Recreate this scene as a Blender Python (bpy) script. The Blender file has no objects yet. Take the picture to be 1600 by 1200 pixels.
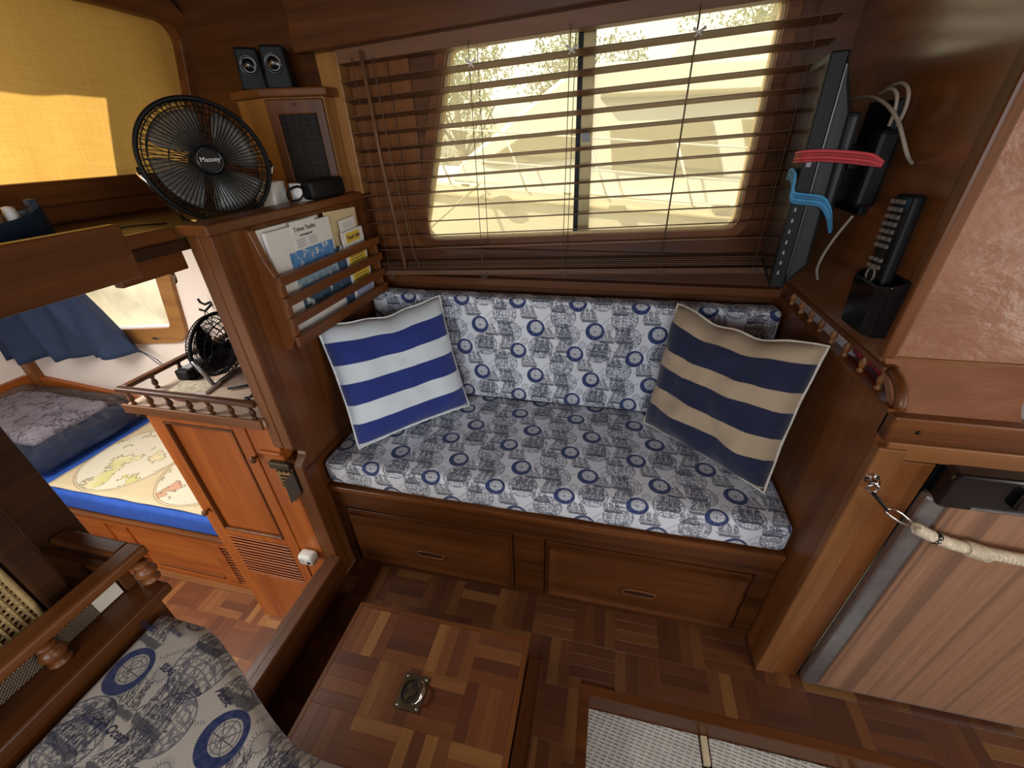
import bpy, bmesh, math, random
from mathutils import Vector, Matrix, noise
random.seed(7)
sc = bpy.context.scene
COL = sc.collection
PI = math.pi

# ------------------------------------------------------------------ camera
F, YAW, PITCH, ROLL, CZ = 639.05, .237665, .541059, -.033088, 1.25
cy, sy, cp, sp = math.cos(YAW), math.sin(YAW), math.cos(PITCH), math.sin(PITCH)
fwd = Vector((-sy*cp, cy*cp, -sp)); rt = Vector((cy, sy, 0)); up = rt.cross(fwd)
r2 = rt*math.cos(ROLL)+up*math.sin(ROLL); u2 = up*math.cos(ROLL)-rt*math.sin(ROLL)
cd = bpy.data.cameras.new('camera'); cam = bpy.data.objects.new('camera', cd); COL.objects.link(cam)
cd.sensor_width = 36; cd.lens = F/1600*36; cd.clip_start = .02; cd.clip_end = 300
cam.matrix_world = Matrix((( r2.x, u2.x, -fwd.x, 0), (r2.y, u2.y, -fwd.y, 0), (r2.z, u2.z, -fwd.z, CZ), (0, 0, 0, 1)))
sc.camera = cam

# ------------------------------------------------------------------ sky, sun, daylight at the windows, added cabin fill
w = bpy.data.worlds.new('sky'); sc.world = w; w.use_nodes = True
nt = w.node_tree; bgn = nt.nodes['Background']
sky = nt.nodes.new('ShaderNodeTexSky'); sky.sky_type = 'NISHITA'; sky.sun_disc = False
sky.sun_elevation = math.radians(48); sky.sun_rotation = math.radians(-60); sky.air_density = 1.0; sky.dust_density = 2.5; sky.altitude = 0
hs = nt.nodes.new('ShaderNodeHueSaturation'); hs.inputs['Saturation'].default_value = .45   # hazy sky
nt.links.new(sky.outputs[0], hs.inputs['Color']); nt.links.new(hs.outputs[0], bgn.inputs[0]); bgn.inputs[1].default_value = .26
def sun(direction, energy, angle=.6, col=(1, .93, .8)):
    l = bpy.data.lights.new('sun', 'SUN'); l.energy = energy; l.angle = math.radians(angle); l.color = col
    o = bpy.data.objects.new('sun', l); COL.objects.link(o); o.rotation_euler = Vector(direction).to_track_quat('-Z', 'Y').to_euler()
sun((.66, .36, -.66), 5.2)
def area(name, loc, direction, sx, sy_, power, col):
    l = bpy.data.lights.new(name, 'AREA'); l.shape = 'RECTANGLE'; l.size = sx; l.size_y = sy_; l.energy = power; l.color = col
    o = bpy.data.objects.new(name, l); COL.objects.link(o); o.location = loc
    o.rotation_euler = Vector(direction).to_track_quat('-Z', 'Y').to_euler()
area('daylight_port_window', (-.15, -1.28, 1.25), (0, 1, -.05), 1.5, .5, 15, (.94, .97, 1))
area('daylight_aft_door', (1.98, -.35, 1.0), (-1, .1, -.05), 1.0, 1.3, 14, (1, .91, .79))
area('daylight_deck_hatch', (-1.75, .45, 1.09), (0, .12, -1), .6, .6, 12, (1, .95, .88))
area('fore_cabin_fill', (-1.55, -.58, .35), (.35, 1, -.25), .5, .3, 5, (1, .93, .80))  # added fill to brighten the lower fore cabinet; no porthole is built
sc.view_settings.view_transform = 'Standard'; sc.view_settings.look = 'None'; sc.view_settings.gamma = 1
sc.view_settings.use_curve_mapping = False
sc.view_settings.exposure = 0.35

# ------------------------------------------------------------------ material helpers
class NM:
    def __init__(s, name):
        s.m = bpy.data.materials.new(name); s.m.use_nodes = True; s.t = s.m.node_tree
        s.b = s.t.nodes['Principled BSDF']; s.out = s.t.nodes['Material Output']
    def n(s, t, **k):
        x = s.t.nodes.new(t)
        for a, v in k.items(): setattr(x, a, v)
        return x
    def link(s, a, b): s.t.links.new(a, b)
    def put(s, i, v):
        if hasattr(v, 'is_output') or hasattr(v, 'links'): s.link(v, i)
        else: i.default_value = v
    def math(s, op, a, b=0.0, c=0.0, clamp=False):
        x = s.n('ShaderNodeMath', operation=op, use_clamp=clamp)
        for i, v in enumerate((a, b, c)): s.put(x.inputs[i], v)
        return x.outputs[0]
    def mix(s, f, a, b):
        x = s.n('ShaderNodeMix', data_type='RGBA')
        s.put(x.inputs[0], f)
        for i, v in ((6, a), (7, b)):
            if isinstance(v, tuple): x.inputs[i].default_value = (*v[:3], 1)
            else: s.link(v, x.inputs[i])
        return x.outputs[2]
    def ramp(s, f, stops):
        x = s.n('ShaderNodeValToRGB'); e = x.color_ramp.elements
        while len(e) < len(stops): e.new(.5)
        for q, (p, c) in zip(e, stops): q.position = p; q.color = (*c, 1)
        s.link(f, x.inputs[0]); return x.outputs[0]
    def coord(s, kind='Object'):
        return s.n('ShaderNodeTexCoord').outputs[kind]
    def mapping(s, v, scale=(1, 1, 1), loc=(0, 0, 0), rot=(0, 0, 0)):
        x = s.n('ShaderNodeMapping'); s.link(v, x.inputs[0])
        x.inputs['Scale'].default_value = scale; x.inputs['Rotation'].default_value = rot
        s.put(x.inputs['Location'], loc); return x.outputs[0]
    def noise(s, v, scale, detail=3, rough=.5, dist=0):
        x = s.n('ShaderNodeTexNoise'); s.link(v, x.inputs['Vector'])
        for k, q in (('Scale', scale), ('Detail', detail), ('Roughness', rough), ('Distortion', dist)): x.inputs[k].default_value = q
        return x.outputs[0]
    def bump(s, h, strength=.2, dist=.002):
        x = s.n('ShaderNodeBump'); x.inputs['Strength'].default_value = strength; x.inputs['Distance'].default_value = dist
        s.link(h, x.inputs['Height']); s.link(x.outputs[0], s.b.inputs['Normal'])
    def col(s, v):
        if isinstance(v, tuple): s.b.inputs['Base Color'].default_value = (*v[:3], 1)
        else: s.link(v, s.b.inputs['Base Color'])
    def set(s, **k):
        for a, v in k.items(): s.put(s.b.inputs[a.replace('_', ' ')], v)
    # smooth step mask: 1 when x < t
    def lt(s, x, t, w=.0015):
        if not isinstance(t, (int, float)): x = s.math('SUBTRACT', x, t); t = 0.0
        r = s.n('ShaderNodeMapRange'); s.link(x, r.inputs[0])
        for i, v in ((1, t-w), (2, t+w), (3, 1.0), (4, 0.0)): s.put(r.inputs[i], v)
        return r.outputs[0]

def flat(name, c, rough=.5, metal=0, coat=0, noise_amt=.12, nscale=40):
    m = NM(name); v = m.noise(m.coord(), nscale, 4)
    m.col(m.ramp(v, [(.3, tuple(q*(1-noise_amt) for q in c)), (.7, tuple(min(1, q*(1+noise_amt)) for q in c))]))
    m.set(Roughness=rough, Metallic=metal, Coat_Weight=coat); return m.m

def wood(name, dark, light, axis='X', rough=.40, coat=.12, scale=1.0, rnd=.25):
    m = NM(name); c = m.coord()
    oi = m.n('ShaderNodeObjectInfo')
    off = m.n('ShaderNodeVectorMath', operation='SCALE'); cv = m.n('ShaderNodeCombineXYZ')
    for i in range(3): m.link(oi.outputs['Random'], cv.inputs[i])
    m.link(cv.outputs[0], off.inputs[0]); off.inputs['Scale'].default_value = 7.3
    s = {'X': (1.2, 22, 22), 'Y': (22, 1.2, 22), 'Z': (22, 22, 1.2)}[axis]
    mp = m.mapping(c, tuple(q*scale for q in s), off.outputs[0])
    n1 = m.noise(mp, 1.0, 6, .6, .6)
    s2 = {'X': (4, 260, 260), 'Y': (260, 4, 260), 'Z': (260, 260, 4)}[axis]
    n2 = m.noise(m.mapping(c, s2), 1.0, 3, .6)
    n3 = m.noise(c, 3.2, 3, .5)
    f = m.math('ADD', m.math('MULTIPLY', n1, .62), m.math('ADD', m.math('MULTIPLY', n2, .18), m.math('MULTIPLY', n3, .20)))
    f = m.math('ADD', f, m.math('MULTIPLY', m.math('SUBTRACT', oi.outputs['Random'], .5), rnd))
    mid = tuple((a+b)/2 for a, b in zip(dark, light))
    m.col(m.ramp(f, [(.36, dark), (.5, mid), (.64, light)]))
    m.bump(m.math('ADD', n2, m.math('MULTIPLY', n1, .5)), .12, .0015)
    m.set(Roughness=m.math('ADD', m.math('MULTIPLY', n3, .18), rough-.09), Coat_Weight=coat, Coat_Roughness=.18, Specular_IOR_Level=.32); return m.m

# ------------------------------------------------------------------ mesh helpers
class MB:
    def __init__(s): s.v = []; s.f = []; s.uv = {}; s.sm = set()
    def add(s, vs, fs, smooth=False):
        o = len(s.v); s.v += [Vector(p) for p in vs]
        for f in fs:
            if smooth: s.sm.add(len(s.f))
            s.f.append([o+i for i in f])
        return s
    def box(s, x0, x1, y0, y1, z0, z1, M=None):
        p = [Vector((x, y, z)) for x in (x0, x1) for y in (y0, y1) for z in (z0, z1)]
        if M: p = [M @ q for q in p]
        return s.add(p, [(0, 1, 3, 2), (4, 6, 7, 5), (0, 4, 5, 1), (2, 3, 7, 6), (0, 2, 6, 4), (1, 5, 7, 3)])
    def prism(s, poly, axis, a, b, M=None):
        """polygon extruded along an axis; poly coords are the two other axes in order"""
        def pt(p, t):
            return {'X': (t, p[0], p[1]), 'Y': (p[0], t, p[1]), 'Z': (p[0], p[1], t)}[axis]
        n = len(poly); vs = [Vector(pt(p, a)) for p in poly]+[Vector(pt(p, b)) for p in poly]
        if M: vs = [M @ q for q in vs]
        return s.add(vs, [list(range(n))[::-1], list(range(n, 2*n))]+[(i, (i+1) % n, n+(i+1) % n, n+i) for i in range(n)])
    def tube(s, pts, r, n=8, closed=False, cap=True):
        pts = [Vector(p) for p in pts]; k = len(pts); rs = r if isinstance(r, (list, tuple)) else [r]*k
        vs = []; ref = None
        for i, p in enumerate(pts):
            if closed: t = pts[(i+1) % k]-pts[i-1]
            else: t = pts[min(i+1, k-1)]-pts[max(i-1, 0)]
            t.normalize()
            if ref is None: ref = t.orthogonal().normalized()
            ref = (ref-t*ref.dot(t)); ref = ref.normalized() if ref.length > 1e-6 else t.orthogonal().normalized()
            b = t.cross(ref)
            vs += [p+(ref*math.cos(2*PI*j/n)+b*math.sin(2*PI*j/n))*rs[i] for j in range(n)]
        fs = []
        for i in range(k if closed else k-1):
            a, c = i*n, ((i+1) % k)*n
            fs += [(a+j, a+(j+1) % n, c+(j+1) % n, c+j) for j in range(n)]
        if cap and not closed: fs += [list(range(n))[::-1], list(range((k-1)*n, k*n))]
        return s.add(vs, fs, True)
    def lathe(s, prof, base, axis=(0, 0, 1), n=16, cap=True):
        """prof: (radius, height) pairs"""
        q = Vector((0, 0, 1)).rotation_difference(Vector(axis)); base = Vector(base)
        vs = [base+q @ Vector((r*math.cos(2*PI*j/n), r*math.sin(2*PI*j/n), h)) for r, h in prof for j in range(n)]
        fs = [(i*n+j, i*n+(j+1) % n, (i+1)*n+(j+1) % n, (i+1)*n+j) for i in range(len(prof)-1) for j in range(n)]
        if cap: fs += [list(range(n))[::-1], list(range((len(prof)-1)*n, len(prof)*n))]
        return s.add(vs, fs, True)
    def grid(s, fn, nu, nv, uvfn=None, smooth=True):
        o = len(s.f)
        s.add([fn(i/nu, j/nv) for j in range(nv+1) for i in range(nu+1)],
              [(j*(nu+1)+i, j*(nu+1)+i+1, (j+1)*(nu+1)+i+1, (j+1)*(nu+1)+i) for j in range(nv) for i in range(nu)], smooth)
        if uvfn:
            k = o
            for j in range(nv):
                for i in range(nu):
                    s.uv[k] = [uvfn(a/nu, b/nv) for a, b in ((i, j), (i+1, j), (i+1, j+1), (i, j+1))]; k += 1
        return s
    def rbox(s, c, size, r, nx=8, ny=8, nz=4, M=None, uv=None, jitter=0, jscale=6, puff=0):
        """soft rounded box with optional puff and lumps; uv(local point, normal) gives the print coordinates"""
        hx, hy, hz = [q/2 for q in size]; c = Vector(c)
        def P(p):
            inn = Vector((max(-hx+r, min(hx-r, p.x)), max(-hy+r, min(hy-r, p.y)), max(-hz+r, min(hz-r, p.z))))
            d = p-inn
            q = inn+(d.normalized()*r if d.length > 1e-9 else d)
            if puff: q.z += puff*max(0, q.z/hz)*(1-(q.x/hx)**2)*(1-(q.y/hy)**2)
            if jitter: q += Vector(noise.noise_vector((q+c)*jscale))*jitter
            return q
        def ts(n, h):   # denser near edges
            a = [-h, -h+r*.3, -h+r*.65, -h+r]; b = [h-r, h-r*.65, h-r*.3, h]
            return a+[-h+r+(2*h-2*r)*i/n for i in range(1, n)]+b
        X, Y, Z = ts(nx, hx), ts(ny, hy), ts(nz, hz)
        for ax, sg in ((0, 1), (0, -1), (1, 1), (1, -1), (2, 1), (2, -1)):
            A, B_ = [(Y, Z), (X, Z), (X, Y)][ax]; h = (hx, hy, hz)[ax]*sg
            def q(a, b): return Vector([(h, a, b), (a, h, b), (a, b, h)][ax])
            na, nb = len(A), len(B_); o = len(s.f)
            raw = [q(a, b) for b in B_ for a in A]; vs = [P(p)+c for p in raw]
            fs = []
            flip = (sg > 0) != (ax == 1)
            for j in range(nb-1):
                for i in range(na-1):
                    f = [j*na+i, j*na+i+1, (j+1)*na+i+1, (j+1)*na+i]
                    if not flip: f = f[::-1]
                    if uv: s.uv[len(s.f)+len(fs)] = [uv(raw[k]+c, ax, sg) for k in f]
                    fs.append(f)
            s.add([M @ p for p in vs] if M else vs, fs, True)
        return s
    def mesh(s, name):
        me = bpy.data.meshes.new(name); me.from_pydata(s.v, [], s.f)
        if s.sm:
            for i in s.sm: me.polygons[i].use_smooth = True
        if s.uv:
            l = me.uv_layers.new(name='UVMap')
            for i, uvs in s.uv.items():
                for li, q in zip(me.polygons[i].loop_indices, uvs): l.data[li].uv = q
        me.update(); return me
    def build(s, name, mat, parent=None, bevel=0, weld=False, fix=True):
        me = s.mesh(name); me.materials.append(mat)
        if fix or weld:
            bm = bmesh.new(); bm.from_mesh(me)
            if weld: bmesh.ops.remove_doubles(bm, verts=bm.verts, dist=1e-5)
            bmesh.ops.recalc_face_normals(bm, faces=bm.faces); bm.to_mesh(me); bm.free()
        return link(name, me, parent, bevel)

def link(name, me, parent=None, bevel=0):
    o = bpy.data.objects.new(name, me); COL.objects.link(o)
    if parent: adopt(o, parent)
    if bevel:
        b = o.modifiers.new('bevel', 'BEVEL'); b.width = bevel; b.segments = 2; b.limit_method = 'ANGLE'; b.angle_limit = math.radians(40)
    return o
def base_of(o):
    L = Vector((0, 0, 0))
    while o: L += o.location; o = o.parent
    return L
def adopt(o, parent):
    o.parent = parent; o.matrix_parent_inverse = Matrix.Translation(-base_of(parent)) if parent.type == 'EMPTY' else Matrix()
def tag(o, label, cat, group=None, kind=None):
    o['label'] = label; o['category'] = cat
    if group: o['group'] = group
    if kind: o['kind'] = kind
    return o
def thing(name, loc, label, cat, group=None):
    o = bpy.data.objects.new(name, None); COL.objects.link(o); o.location = loc; o.empty_display_size = .05
    return tag(o, label, cat, group)
def struct(o, label, cat): return tag(o, label, cat, kind='structure')
def box(name, mat, parent, x0, x1, y0, y1, z0, z1, bevel=0):
    return MB().box(x0, x1, y0, y1, z0, z1).build(name, mat, parent, bevel)
def text(s, size, mat, M, parent, name='lettering', shear=0, ext=.0004, align='CENTER'):
    cu = bpy.data.curves.new(name, 'FONT'); cu.body = s; cu.size = size; cu.extrude = ext; cu.shear = shear; cu.align_x = align; cu.align_y = 'CENTER'
    cu.resolution_u = 3
    t = bpy.data.objects.new(name, cu); COL.objects.link(t)
    me = bpy.data.meshes.new_from_object(t.evaluated_get(bpy.context.evaluated_depsgraph_get())); bpy.data.objects.remove(t)
    me.transform(M); me.materials.clear(); me.materials.append(mat); return link(name, me, parent)
def frame_m(o, ex, ey):
    """matrix whose local x,y,z are ex, ey, ex x ey"""
    ex = Vector(ex).normalized(); ez = ex.cross(Vector(ey)).normalized(); ey = ez.cross(ex)
    return Matrix(((ex.x, ey.x, ez.x, o[0]), (ex.y, ey.y, ez.y, o[1]), (ex.z, ey.z, ez.z, o[2]), (0, 0, 0, 1)))

# ------------------------------------------------------------------ materials
MAH_D, MAH_L = (.048, .0135, .0030), (.140, .044, .010)
MID_D, MID_L = (.085, .025, .0055), (.215, .072, .0175)
RED_D, RED_L = (.26, .058, .009), (.46, .130, .022)
GLD_D, GLD_L = (.19, .080, .020), (.33, .155, .045)
TAN_D, TAN_L = (.165, .062, .018), (.30, .125, .042)
WAL_D, WAL_L = (.13, .045, .013), (.24, .088, .026)
W = {}
for ax in 'XYZ':
    W['mah'+ax] = wood('mahogany_'+ax, MAH_D, MAH_L, ax, rnd=.12)
    W['mid'+ax] = wood('teak_'+ax, MID_D, MID_L, ax, rnd=.14)
    W['red'+ax] = wood('red_mahogany_'+ax, RED_D, RED_L, ax, rnd=.08)
    W['gld'+ax] = wood('golden_teak_'+ax, GLD_D, GLD_L, ax)
    W['wal'+ax] = wood('wall_teak_'+ax, WAL_D, WAL_L, ax, .34, .7, rnd=.1)
    W['tan'+ax] = wood('tan_teak_'+ax, TAN_D, TAN_L, ax, rnd=.1)
W['blind'] = wood('blind_wood', (.10, .045, .022), (.18, .085, .045), 'X', .5, .05)
W['dark'] = wood('dark_walnut', (.030, .0105, .0035), (.085, .031, .0095), 'Y')

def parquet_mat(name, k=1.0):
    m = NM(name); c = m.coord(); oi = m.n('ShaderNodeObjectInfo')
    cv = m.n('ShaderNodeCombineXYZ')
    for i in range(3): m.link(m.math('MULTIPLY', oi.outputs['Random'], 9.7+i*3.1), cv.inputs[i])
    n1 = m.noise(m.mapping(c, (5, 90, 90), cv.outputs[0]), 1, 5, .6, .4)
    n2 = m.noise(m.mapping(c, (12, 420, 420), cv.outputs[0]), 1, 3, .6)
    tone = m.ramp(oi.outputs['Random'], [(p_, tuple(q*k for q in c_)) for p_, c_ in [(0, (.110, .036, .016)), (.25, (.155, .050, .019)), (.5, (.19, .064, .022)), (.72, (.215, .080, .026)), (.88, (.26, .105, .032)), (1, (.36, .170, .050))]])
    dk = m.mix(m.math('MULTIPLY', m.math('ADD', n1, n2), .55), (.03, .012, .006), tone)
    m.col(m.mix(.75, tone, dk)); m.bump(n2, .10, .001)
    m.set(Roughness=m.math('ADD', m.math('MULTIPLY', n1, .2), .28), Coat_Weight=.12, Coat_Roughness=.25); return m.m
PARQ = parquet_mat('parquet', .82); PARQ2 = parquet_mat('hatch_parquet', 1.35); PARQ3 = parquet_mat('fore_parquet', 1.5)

def vinyl_mat():
    m = NM('brown_vinyl'); c = m.coord()
    n = m.noise(m.mapping(c, (5, 5, 9), (0, 0, 0), (0, .5, 0)), 1.5, 5, .55, .25); n2 = m.noise(c, 55, 4)
    m.col(m.ramp(n, [(.25, (.25, .105, .055)), (.5, (.31, .138, .076)), (.75, (.36, .168, .098))]))
    m.bump(m.math('ADD', n, m.math('MULTIPLY', n2, .06)), .6, .014); m.set(Roughness=.30, Coat_Weight=.3, Coat_Roughness=.3); return m.m
VINYL = vinyl_mat()

def nautical(name, ground, rot=0.0, off=(0, 0), k=1.0):
    """cotton print: blue wheels, ruled globes, sketched ships, burst stars, small script"""
    m = NM(name); uvn = m.coord('UV')
    mp = m.mapping(uvn, (1/k, 1/k, 1), (off[0], off[1], 0), (0, 0, rot))
    sx = m.n('ShaderNodeSeparateXYZ'); m.link(mp, sx.inputs[0]); U, V = sx.outputs[0], sx.outputs[1]
    a, b = .184, .168
    wob = m.noise(uvn, 160/k, 2)
    def loc(cx, cy_):
        du = m.math('MULTIPLY', m.math('SUBTRACT', m.math('FRACT', m.math('ADD', m.math('DIVIDE', U, a), .5-cx+8)), .5), a)
        dv = m.math('MULTIPLY', m.math('SUBTRACT', m.math('FRACT', m.math('ADD', m.math('DIVIDE', V, b), .5-cy_+8)), .5), b)
        return du, dv
    def hyp(x, y): return m.math('SQRT', m.math('ADD', m.math('MULTIPLY', x, x), m.math('MULTIPLY', y, y)))
    def band(x, c, w_, e=.0007): return m.lt(m.math('ABSOLUTE', m.math('SUBTRACT', x, c)), w_, e)
    MUL = lambda *q: q[0] if len(q) == 1 else m.math('MULTIPLY', q[0], MUL(*q[1:]))
    MAX = lambda *q: q[0] if len(q) == 1 else m.math('MAXIMUM', q[0], MAX(*q[1:]))
    inks = []
    INK = (.022, .028, .060); BLUE = (.008, .028, .140); GREY = (.055, .068, .125)
    # globes with land outlines
    for gx, gy, R, al in ((.46, .25, .038, .80), (.09, -.39, .038, .80), (-.42, -.10, .032, .7)):
        du, dv = loc(gx, gy); r = hyp(du, dv)
        half = m.math('SQRT', m.math('MAXIMUM', m.math('SUBTRACT', R*R, m.math('MULTIPLY', dv, dv)), 1e-7))
        mer = m.math('ABSOLUTE', m.math('SUBTRACT', m.math('FRACT', m.math('MULTIPLY', m.math('DIVIDE', du, half), 3.5)), .5))
        lat = m.math('ABSOLUTE', m.math('SUBTRACT', m.math('FRACT', m.math('ADD', m.math('MULTIPLY', dv, 4.0/R), MUL(du, du, 900.0))), .5))
        g = MAX(m.lt(mer, .12, .05), m.lt(lat, .12, .05))
        land = band(m.noise(m.mapping(mp, (1, 1, 1), (gx, gy, 0)), 46, 4, .6), .5, .030, .014)
        land2 = m.lt(m.math('SUBTRACT', 1.0, m.noise(mp, 60, 3)), .40, .02)
        inside = m.lt(r, R, .0006)
        inks.append((MUL(m.math('MAXIMUM', MUL(g, .75), MAX(MUL(land, 1.0), MUL(land2, .12))), inside, al), GREY))
        inks.append((MUL(band(r, R, .0009, .0006), al), GREY))
    # burst stars
    for bx, by, R in ((.24, .09, .014), (-.19, -.28, .014)):
        du, dv = loc(bx, by); r = hyp(du, dv); th = m.math('ARCTAN2', dv, du)
        ray = m.lt(m.math('ABSOLUTE', m.math('SINE', m.math('MULTIPLY', th, 11.0))), .42, .2)
        inks.append((MUL(MAX(ray, band(r, R*.65, .0008)), m.lt(r, R), .62), GREY))
    # three-masted ships: hatched square sails, rigging and a filled hull
    wobx = m.math('SUBTRACT', m.noise(m.mapping(mp, (130, 130, 1)), 1, 2), .5); hatn = m.noise(m.mapping(mp, (700, 170, 1)), 1, 3, .7, .8)
    for sx_, sy_, w0, h, sk in ((-.13, .30, .024, .034, .25), (-.50, -.34, .024, .036, -.2), (.18, -.09, .022, .030, .4), (.10, -.36, .026, .036, -.15), (.46, -.05, .024, .040, .2), (.36, .42, .022, .026, .3)):
        du, dv = loc(sx_, sy_)
        x = m.math('ADD', m.math('DIVIDE', m.math('ADD', du, MUL(dv, sk)), w0), MUL(wobx, .5)); y = m.math('ADD', m.math('DIVIDE', dv, h), m.math('ADD', .35, MUL(wobx, .25)))
        ax_ = m.math('ABSOLUTE', x)
        fx = m.math('DIVIDE', m.math('ABSOLUTE', m.math('SUBTRACT', m.math('FRACT', m.math('ADD', m.math('MULTIPLY', x, 1.5), 10.5)), .5)), 1.5)
        ws_ = m.math('MULTIPLY', m.math('SUBTRACT', 1.0, MUL(y, .45)), .27)
        up_ = MUL(m.lt(m.math('SUBTRACT', .02, y), 0.0, .03), m.lt(y, 1.0, .03), m.lt(ax_, 1.0, .03))
        row = m.lt(m.math('SUBTRACT', .14, m.math('FRACT', m.math('MULTIPLY', y, 3.2))), 0.0, .03)
        sail = MUL(m.lt(fx, ws_, .03), row, up_)
        edge_ = MUL(m.lt(m.math('ABSOLUTE', m.math('SUBTRACT', fx, ws_)), .035, .02), up_)
        ht = MUL(sail, m.lt(m.math('SUBTRACT', 1.0, hatn), .50, .06))
        mast = MUL(m.lt(fx, .030, .015), m.lt(ax_, 1.0), m.lt(m.math('ABSOLUTE', m.math('SUBTRACT', y, .5)), .62, .02))
        rig = MUL(m.lt(m.math('ABSOLUTE', m.math('SUBTRACT', m.math('ADD', ax_, MUL(y, .9)), 1.15)), .03, .015), m.lt(m.math('ABSOLUTE', m.math('SUBTRACT', y, .5)), .5))
        hull = MUL(m.lt(m.math('ABSOLUTE', m.math('ADD', y, .16)), .14, .03), m.lt(m.math('ADD', ax_, MUL(m.math('ADD', y, .3), -.7)), .92, .03), m.math('SUBTRACT', 1.1, MUL(hatn, .5), 0, True))
        inks.append((MUL(MAX(ht, edge_, hull, mast, rig), .93), INK))
    # script lines
    for tx, ty, wd, an in ((.18, .22, .017, .8), (-.25, -.02, .014, .5), (.33, -.36, .015, -.4), (.62, -.22, .012, .9)):
        du, dv = loc(tx, ty); x = m.math('ADD', m.math('MULTIPLY', du, math.cos(an)), m.math('MULTIPLY', dv, math.sin(an)))
        y = m.math('SUBTRACT', m.math('MULTIPLY', dv, math.cos(an)), m.math('MULTIPLY', du, math.sin(an)))
        wv = m.math('ADD', MUL(m.math('SINE', m.math('MULTIPLY', x, 1900.0)), .0019), MUL(m.math('SUBTRACT', wob, .5), .006))
        inks.append((MUL(m.lt(m.math('ABSOLUTE', m.math('SUBTRACT', y, wv)), .0007, .0004), m.lt(m.math('ABSOLUTE', x), wd), .85), INK))
    # compass wheels with a heavy blue rim
    for wx, wy, R in ((0, 0, .0285), (-.31, -.48, .0275)):
        du, dv = loc(wx, wy); r = hyp(du, dv); th = m.math('ARCTAN2', dv, du)
        r3 = hyp(m.math('SUBTRACT', du, .0020), m.math('SUBTRACT', dv, .0030))
        rim = MUL(m.lt(r, R, .0006), m.math('SUBTRACT', 1.0, m.lt(r3, R*.63, .0006)))
        rings = MAX(band(r3, R*.54, .0007), band(r3, R*.36, .0006))
        sp_ = MUL(m.lt(m.math('ABSOLUTE', m.math('SINE', m.math('MULTIPLY', th, 4.0))), m.math('DIVIDE', .0026, m.math('MAXIMUM', r, .002)), .05), m.lt(r3, R*.64))
        hatch = MUL(m.lt(m.math('SUBTRACT', 1.0, m.noise(m.mapping(mp, (300, 120, 1)), 1, 3, .6, .4)), .44, .05), m.lt(r3, R*.6), .5)
        blank = m.lt(r, R, .0006)
        inks.append((blank, 'ground'))
        inks.append((MUL(MAX(rings, sp_, hatch), .8), INK))
        inks.append((MUL(rim, m.math('SUBTRACT', 1.12, MUL(wob, .3), 0, True), 1.0), BLUE))
    c = m.mix(m.noise(uvn, 5, 2), tuple(q*.96 for q in ground), ground)
    gnd = c
    for f, ik in inks: c = m.mix(f, c, gnd if ik == 'ground' else ik)
    m.col(c)
    wv = m.noise(m.mapping(uvn, (900, 900, 1)), 1, 1); big = m.noise(uvn, 9, 4, .55, .8)
    m.bump(m.math('ADD', MUL(wv, .25), big), .35, .006)
    m.set(Roughness=.85, Sheen_Weight=.15); return m.m
PRINT = nautical('nautical_cotton', (.76, .80, .86))
PRINT2 = nautical('nautical_cotton_bench', (.64, .60, .52), rot=.19, off=(.586, -.039))

def stripes(name, light, dark, edges):
    """bands along UV v; edges listed from the bottom, first band light"""
    m = NM(name); uvn = m.coord('UV'); s = m.n('ShaderNodeSeparateXYZ'); m.link(uvn, s.inputs[0])
    v = m.math('ADD', s.outputs[1], m.math('MULTIPLY', m.math('SUBTRACT', m.noise(uvn, 4, 2), .5), .012))
    c = None; f = None
    for i, e in enumerate(edges):
        g = m.math('SUBTRACT', 1.0, m.lt(v, e, .0025))
        f = g if f is None else (m.math('SUBTRACT', f, g) if i % 2 else m.math('ADD', f, g))
    m.col(m.mix(f, light, dark)); wv = m.noise(m.mapping(uvn, (420, 420, 1)), 1, 1)
    m.bump(m.math('ADD', m.math('MULTIPLY', wv, .3), m.noise(uvn, 7, 3, .5, .5)), .3, .006)
    m.set(Roughness=.9, Sheen_Weight=.2); return m.m

BLACK = flat('black_plastic', (.006, .0065, .0075), .5)
BLACK.node_tree.nodes['Principled BSDF'].inputs['Specular IOR Level'].default_value = .22
GLOSSB = flat('gloss_black', (.005, .0055, .007), .16, coat=.2)
WHITE = flat('white_plastic', (.72, .70, .66), .45)
CHROME = flat('chrome', (.72, .72, .70), .16, 1, noise_amt=.05)
BRASS = flat('aged_bronze', (.20, .16, .09), .38, 1, noise_amt=.3)
STEEL = flat('brushed_steel', (.42, .43, .45), .38, .9)
BRONZE = flat('bronze_vent', (.30, .20, .09), .35, .8, noise_amt=.3)
PINKW = flat('cream_headliner', (.80, .70, .63), .7, noise_amt=.03, nscale=4)
BLUEF = flat('blue_mattress', (.018, .085, .42), .8)
NAVYC = flat('navy_curtain', (.008, .020, .058), .8, noise_amt=.2, nscale=12)
PAPER = flat('paper_white', (.80, .79, .76), .6, noise_amt=.03)
MANILA = flat('manila', (.72, .58, .34), .65, noise_amt=.04)
INKM = flat('print_ink', (.02, .022, .035), .6)
CORDM = flat('blind_cord', (.11, .07, .045), .7)
ROPE = flat('rope', (.68, .58, .42), .9, noise_amt=.2, nscale=160)
CREAMP = flat('cream_piping', (.70, .66, .56), .8)
WHITEP = flat('white_piping', (.74, .78, .80), .8)
LETW = flat('white_lettering', (.75, .75, .75), .5)
GREYW = flat('pale_grey_lettering', (.35, .36, .37), .5)
YELLOW = flat('yellow_print', (.80, .55, .06), .6, noise_amt=.03)
WHITEL = flat('white_laminate', (.74, .73, .70), .4, noise_amt=.03)

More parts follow.
